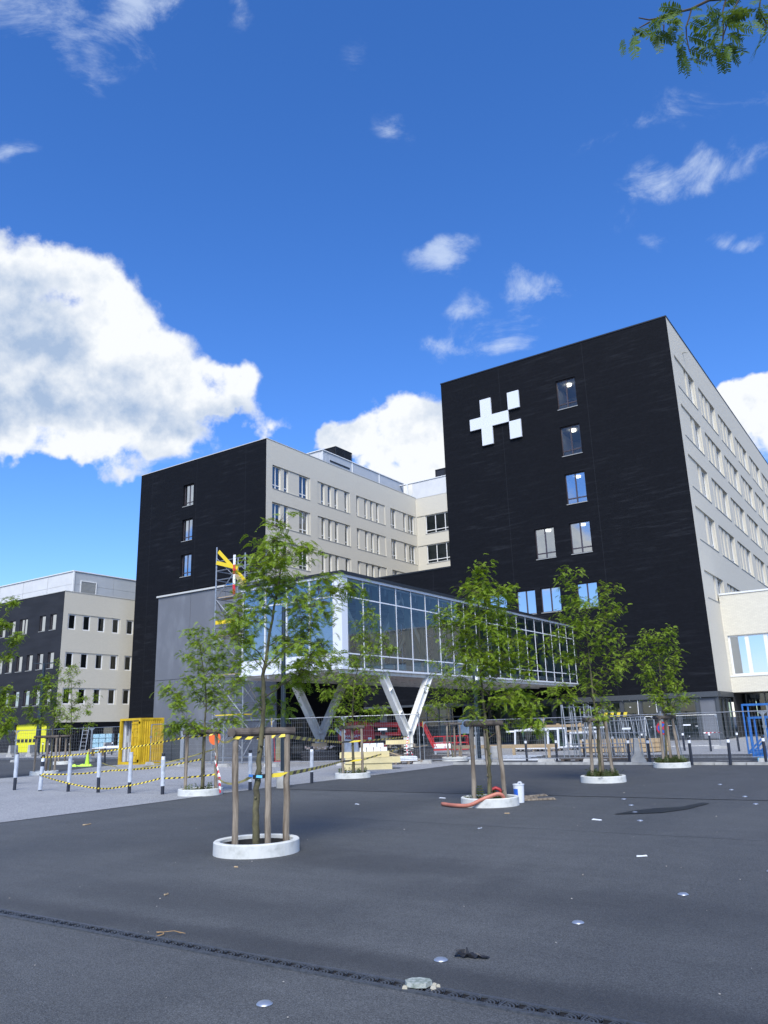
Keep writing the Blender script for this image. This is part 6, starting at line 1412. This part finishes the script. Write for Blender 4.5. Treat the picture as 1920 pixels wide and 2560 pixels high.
pallet(-18.2,41.2,0,0,'pallet under the larger glazed frames',2.4,1.2); pallet(-15.9,42.8,0,0,'pallet under the smaller glazed frames',1.9,1.2)
e = empty('timber_trestle', (-17.6,42.6,0), 0, label='raw timber trestle behind the glazed frames', cat='trestle')
for x in (-1.5,0,1.3): b = MB(); b.box(x,0,0,x+.14,.14,1.42); obj('leg', b.build('leg', M['timber']), e)
b = MB(); b.box(-1.6,-.05,1.22,1.6,.0,1.36); b.box(-1.6,-.05,.95,1.6,0,1.05); obj('cross_rail', b.build('cross_rail', M['timber']), e)
# galvanised frames stacked upright on bearers
rk = empty('steel_rack', (-11.6,31.3,0), 0, label='stack of upright galvanised scaffold frames behind the fence', cat='steel rack')
for k in range(11):
    x = -1.1+k*.20; t = g.uniform(-.16,.20); hh = 2.2 - max(0, k-4)*.05
    b = MB(); b.tube([(x,.0+k*.06,.14),(x+t,.0+k*.06,hh)], .022, 6); b.tube([(x+.18,.9,.14),(x+t*.4+.1,.9,hh-.08)], .022, 6)
    b.tube([(x,0+k*.06,.5),(x+.18,.9,.5)], .018, 5); b.tube([(x+t,.0+k*.06,hh-.1),(x+t*.4+.1,.9,hh-.12)], .018, 5)
    obj('frame', b.build('frame', M['galv']), rk)
for k in range(6):
    b = MB(); x = 1.2+k*.20; b.tube([(x,.1,.1),(x,.1,1.62)], .02, 6); b.tube([(x+.05,.8,.1),(x-.12,.8,1.6)], .02, 6); obj('frame', b.build('frame', M['galv']), rk)
for z in (.65,1.05,1.5,1.62): b = MB(); b.tube([(-1.0,.05,z),(2.3,.05,z)], .018, 6); obj('rail', b.build('rail', M['galv']), rk)
b = MB(); b.box(-1.3,-.1,.06,2.4,.02,.14); b.box(-1.3,.8,.06,2.4,.92,.14)
for x in (-1.2,-.6,0,.7,1.5,2.1): b.box(x,-.15,0,x+.14,.95,.06)
obj('bearer', b.build('bearer', M['wood_dark']), rk)
e = empty('striped_board', (-10.9,31.25,1.66), .0, label='black and yellow striped board on top of the steel rack', cat='board')
for k in range(7):
    b = MB(); b.hexa([(k*.13,-.02,0),(k*.13+.13,-.02,0),(k*.13+.13,.02,0),(k*.13,.02,0)],[(k*.13+.05,-.02,.16),(k*.13+.18,-.02,.16),(k*.13+.18,.02,.16),(k*.13+.05,.02,.16)]); obj('stripe', b.build('stripe', M['tblack'] if k % 2 else M['tyellow']), e)
# timber planks bundle
for k in range(4):
    for j in range(3):
        boxobj('timber_beam', -12.9+.12*k, 38.4+k*.35, .05+j*.20, 3.6, .28, .18, .0, M['timber'], 'new timber beam in the bundle behind the steel rack', 'timber beam', 'new timber beams bundled behind the rack')
# concrete barrier blocks
def jersey(x, y, rz, label, L_=.6, h=.82, tilt=0):
    b = MB(); pr = [(-.28,0),(-.28,.10),(-.12,.32),(-.07,h),(.07,h),(.12,.32),(.28,.10),(.28,0)]
    for (a, z0),(c, z1) in zip(pr[:-1], pr[1:]): b.quad((a,0,z0),(a,L_,z0),(c,L_,z1),(c,0,z1))
    b.poly([(a,0,z) for a, z in pr]); b.poly([(a,L_,z) for a, z in pr][::-1]); b.quad((-.28,L_,0),(-.28,0,0),(.28,0,0),(.28,L_,0))
    return obj('concrete_barrier', b.build('concrete_barrier', M['concrete']), None, (x,y,0), rz, label=label, cat='barrier', group='concrete barrier blocks')
jersey(-9.25,29.75,.35,'grey concrete barrier block seen end on by the stop sign',.9,.86); jersey(-64.9,38.8,.5,'pale concrete barrier block left of the garage door',1.2,.95); jersey(-63.2,39.5,.5,'pale concrete barrier block before the garage door',1.2,.95)
jersey(-58.6,43.5,.5,'pale barrier block beside the water packs',1.4,.95); jersey(-52.5,42.5,.4,'pale barrier block before the dark far base wall, left',1.2,.95); jersey(-50.0,43.0,.4,'pale barrier block nearest the yellow container',1.2,.95)
# no stopping sign
sg = empty('no_stopping_sign', (-8.35,30.1,0), FACE, label='round blue no stopping sign with red border and cross', cat='traffic sign')
b = MB(); b.tube([(0,.04,0),(0,.04,1.80)], .03, 10); obj('post', b.build('post', M['galv']), sg)
b = MB(); b.tube([(0,0,1.20),(0,.02,1.20)], .225, 36); ds = obj('disc', b.build('disc', M['signblue']), sg)
b = MB(); b.lathe([(.175,0),(.228,0),(.228,.008),(.175,.008),(.175,0)], 40); obj('border', b.build('border', M['signred']), ds, (0,-.001,1.20), (math.pi/2,0,0))
b = MB(); b.beam((-.14,-.006,1.06),(.14,-.006,1.34),.006,.045); b.beam((-.14,-.010,1.34),(.14,-.010,1.06),.006,.045); obj('cross', b.build('cross', M['signred']), ds)
b = MB(); b.box(-.02,-.02,.2,.10,0,.9) if 0 else None
for x in (.08,.20): b.tube([(x,.1,.05),(x-.02,.1,1.02)], .022, 8)
b.tube([(.06,.1,.95),(.20,.1,.95)], .02, 8); b.tube([(.15,.1,1.28),(.52,.1,1.28),(.62,.1,.15)], .025, 8); obj('stand', b.build('stand', M['galv']), sg)
# blue transport racks at the right edge
def rack(x, y, label, h=2.05, w=3.2, d=1.1, leg=.13):
    e = empty('blue_rack', (x,y,0), 0, label=label, cat='rack', group='blue steel racks at the right edge')
    for yy in (0, d):
        [obj('upright', (lambda b: (b.tube([(x_,yy,leg),(x_,yy,h)], .035, 8), b.build('upright', M['blue']))[1])(MB()), e) for x_ in (0, w)]
        for z in (leg+.06, h-.03): b = MB(); b.beam((0,yy,z),(w,yy,z),.06,.07); obj('rail', b.build('rail', M['blue']), e)
        b = MB(); b.beam((.05,yy-.03,leg+.1),(1.75,yy-.03,h-.15),.05,.06); obj('diagonal', b.build('diagonal', M['blue']), e)
        b = MB(); b.beam((1.2,yy+.03,h-.1),(w,yy+.03,leg+.1),.05,.06); obj('diagonal', b.build('diagonal', M['blue']), e)
        for x_ in (.85, 1.65, 2.4): b = MB(); b.box(x_,yy-.02,leg+.1,x_+.06,yy+.02,h-.06); obj('stud', b.build('stud', M['galv']), e)
    for x_ in (0, w):
        for z in (leg+.06, h-.03): b = MB(); b.beam((x_,0,z),(x_,d,z),.06,.06); obj('rail', b.build('rail', M['blue']), e)
    return e
rack(-5.55,30.85,'nearest blue steel rack with diagonal braces', 1.50); rack(-6.2,33.6,'taller blue rack standing behind the nearest',1.98); rack(-6.0,37.0,'blue rack furthest back by the low wing',1.5)
boxobj('blue_crate', -5.05,30.6,0,.6,.5,.14,0,M['cyan'],'flat blue crate under the nearest blue rack','crate'); boxobj('blue_sheet', -4.0,30.5,0,.7,.4,.08,.2,M['cyan'],'crumpled blue sheet under the blue racks','sheet')
# hose, bucket and planks at the second tree
hs_ = empty('hose', (-7.75,14.3,0), label='orange suction hose lying over the ring of the second tree', cat='hose')
def Lp(l, d, z): return tuple(LAT*l + DEP*d + Vector((0,0,z)))
hp = [(-8.55,14.45,.044),(-8.12,14.24,.044),(-7.80,14.22,.06),(-7.60,14.33,.15),(-7.43,14.46,.22),(-7.32,14.53,.25),(-7.26,14.60,.21),(-7.27,14.66,.12)]
hp = [(x+7.75, y-14.3, z) for x, y, z in hp]
b = MB(); sm_ = []
for i in range(len(hp)-1):
    for t in np.linspace(0,1,5,endpoint=False):
        p0 = Vector(hp[max(i-1,0)]); p1 = Vector(hp[i]); p2 = Vector(hp[i+1]); p3 = Vector(hp[min(i+2,len(hp)-1)])
        q = .5*((2*p1)+(p2-p0)*t+(2*p0-5*p1+4*p2-p3)*t*t+(3*p1-p0-3*p2+p3)*t**3); sm_.append(tuple(q))
b.tube(sm_, .036, 12); obj('hose_end', b.build('hose_end', M['hose'], smooth=True), hs_)
b = MB(); b.tube([(x+7.75,y-14.3,z) for x,y,z in ((-7.75,15.02,.10),(-7.76,15.03,.20),(-7.72,15.06,.28),(-7.66,15.10,.31),(-7.59,15.14,.28),(-7.54,15.16,.20),(-7.53,15.16,.10))], .034, 12); obj('hose_loop', b.build('hose_loop', M['hose_red'], smooth=True), hs_)
bk = empty('bucket', (-7.36,15.55,0), label='white plastic bucket with blue label full of rubbish', cat='bucket')
b = MB(); b.lathe([(.0001,.01),(.092,.01),(.096,0),(.112,.34),(.12,.34),(.12,.36),(.110,.36),(.108,.30),(.0001,.29)], 28); obj('pail', b.build('pail', M['white']), bk)
b = MB()
for k in range(4): b.tube([], 0) if 0 else None
for i in range(9):
    a0 = -2.4+i*.12; a1 = a0+.12; r0 = .1055
    b.quad((r0*math.cos(a0)*.95,r0*math.sin(a0)*.95,.08),(r0*math.cos(a1)*.95,r0*math.sin(a1)*.95,.08),(r0*math.cos(a1)*1.06,r0*math.sin(a1)*1.06,.27),(r0*math.cos(a0)*1.06,r0*math.sin(a0)*1.06,.27))
obj('label', b.build('label', M['signblue']), bk)
b = MB()
for k in range(14): x,y = g.normal(0,.035,2); s = g.uniform(.015,.035); z = .30+g.uniform(0,.08); b.hexa([(x-s,y-s,z),(x+s,y-s,z),(x+s,y+s,z),(x-s,y+s,z)],[(x-s*.5,y-s*.7,z+s),(x+s*.6,y-s*.5,z+s*1.4),(x+s*.5,y+s*.6,z+s),(x-s*.7,y+s*.5,z+s*1.2)])
obj('rubbish', b.build('rubbish', M['wrap']), bk)
for k, (l, d_, w, z, a, t) in enumerate(((1.10,.35,.55,.05,.1,'upper'),(1.12,.10,.75,.0,-.08,'lower'),(.95,.22,.4,.02,.3,'short broken'))):
    b = MB(); b.hexa([(-w/2,-.06,0),(w/2,-.05,.01),(w/2-.03,.06,.01),(-w/2,.06,0)],[(-w/2+.03,-.05,.03),(w/2-.04,-.05,.045),(w/2-.05,.05,.05),(-w/2+.02,.05,.03)])
    p = Vector((-8.05,15.35,0))+LAT*l+DEP*d_; obj('broken_plank', b.build('broken_plank', M['wood']), None, (p.x,p.y,z), FACE+a, label=t+' grey weathered plank lying beside the white bucket', cat='plank')
# lime cone with a hi-vis heap, water packs, site cabin, ladder
cn_ = empty('traffic_cone', (-38.0,27.2,0), label='lime green cone with a heap of lime cloth at its foot', cat='cone')
b = MB(); b.lathe([(.0001,.0),(.20,0),(.20,.04),(.13,.04),(.035,.72),(.0001,.73)], 20); obj('cone', b.build('cone', M['lime']), cn_)
b = MB(); b.lathe([(.098,.22),(.083,.32)], 20); b.lathe([(.07,.42),(.055,.52)], 20); obj('stripe', b.build('stripe', M['reflect']), cn_, (0,0,0))
b = MB(); rr3 = random.Random(8)
for k in range(16): x,y = rr3.uniform(-.55,.4), rr3.uniform(-.2,.2); s = rr3.uniform(.06,.14); b.hexa([(x-s,y-s,0),(x+s,y-s,0),(x+s,y+s,0),(x-s,y+s,0)],[(x-s*.5,y-s*.6,s*.7),(x+s*.6,y-s*.5,s),(x+s*.4,y+s*.5,s*.8),(x-s*.6,y+s*.5,s*.6)])
obj('cloth_heap', b.build('cloth_heap', M['lime']), cn_, (0,-.25,0), FACE)
for k, (x, y, t) in enumerate(((-63.0,45.5,'left'),(-60.9,46.6,'middle'),(-58.6,47.6,'right'))):
    e = empty('water_pack_stack', (x,y,0), .5, label='%s stack of blue shrink wrapped water packs' % t, cat='water packs', group='stacks of water packs')
    for i in range(3):
        for j in range(4):
            b = MB(); b.hexa([(i*.6,0,.1+j*.4),(i*.6+.56,0,.1+j*.4),(i*.6+.56,.6,.1+j*.4),(i*.6,.6,.1+j*.4)],[(i*.6+.02,.02,.46+j*.4),(i*.6+.54,.02,.46+j*.4),(i*.6+.54,.58,.46+j*.4),(i*.6+.02,.58,.46+j*.4)]); obj('pack', b.build('pack', M['bottle']), e)
e = empty('site_cabin', (-88.5,49.0,0), 0, label='small grey site cabin with a small window, at the left edge', cat='cabin')
b = MB(); b.box(-5,-3.2,.05,0,-.6,2.55); obj('body', b.build('body', M['panel_grey']), e)
b = MB(); b.box(-5.1,-3.3,2.55,.12,-.5,2.75); b.box(.0,-3.22,.05,.1,-3.1,2.55); b.box(.0,-.7,.05,.1,-.6,2.55); obj('roof', b.build('roof', M['cyellow']), e)
b = MB(); b.box(-2.2,-3.24,1.2,-1.2,-3.2,2.1); wn_ = obj('window', b.build('window', M['white']), e); b = MB(); b.box(-2.05,-3.26,1.35,-1.35,-3.245,1.95); obj('pane', b.build('pane', M['black']), wn_)
e = empty('step_ladder', (-52.5,36.8,0), .5, label='grey ladder leaning by the water packs', cat='ladder')
for x in (0,.42): b = MB(); b.tube([(x,0,0),(x,.5,2.2)], .03, 6); obj('rail', b.build('rail', M['galv']), e)
for k in range(7): b = MB(); t = (k+1)/8; b.tube([(0,.5*t,2.2*t),(.42,.5*t,2.2*t)], .018, 6); obj('rung', b.build('rung', M['galv']), e)
for k in range(5):
    b = MB(); b.box(-2.6,-.06,0,2.6,.06,.06); obj('white_pipe', b.build('white_pipe', M['white']), None, (-52.5+.2*k,40.6+k*.22,.55+.03*k), .42, label='%s of the long white pipes on low trestles by the far fence' % ('nearest','second','third','fourth','furthest')[k], cat='pipe', group='white pipes on low trestles')
for x, y, t in ((-54.5,39.8,'left'),(-50.6,41.6,'right')): b = MB(); b.box(-.5,-.4,0,-.4,.4,.54); b.box(.4,-.4,0,.5,.4,.54); b.box(-.6,-.05,.44,.6,.05,.54); obj('trestle', b.build('trestle', M['timber']), None, (x,y,0), .42, label='%s low wooden trestle under the white pipes' % t, cat='trestle')
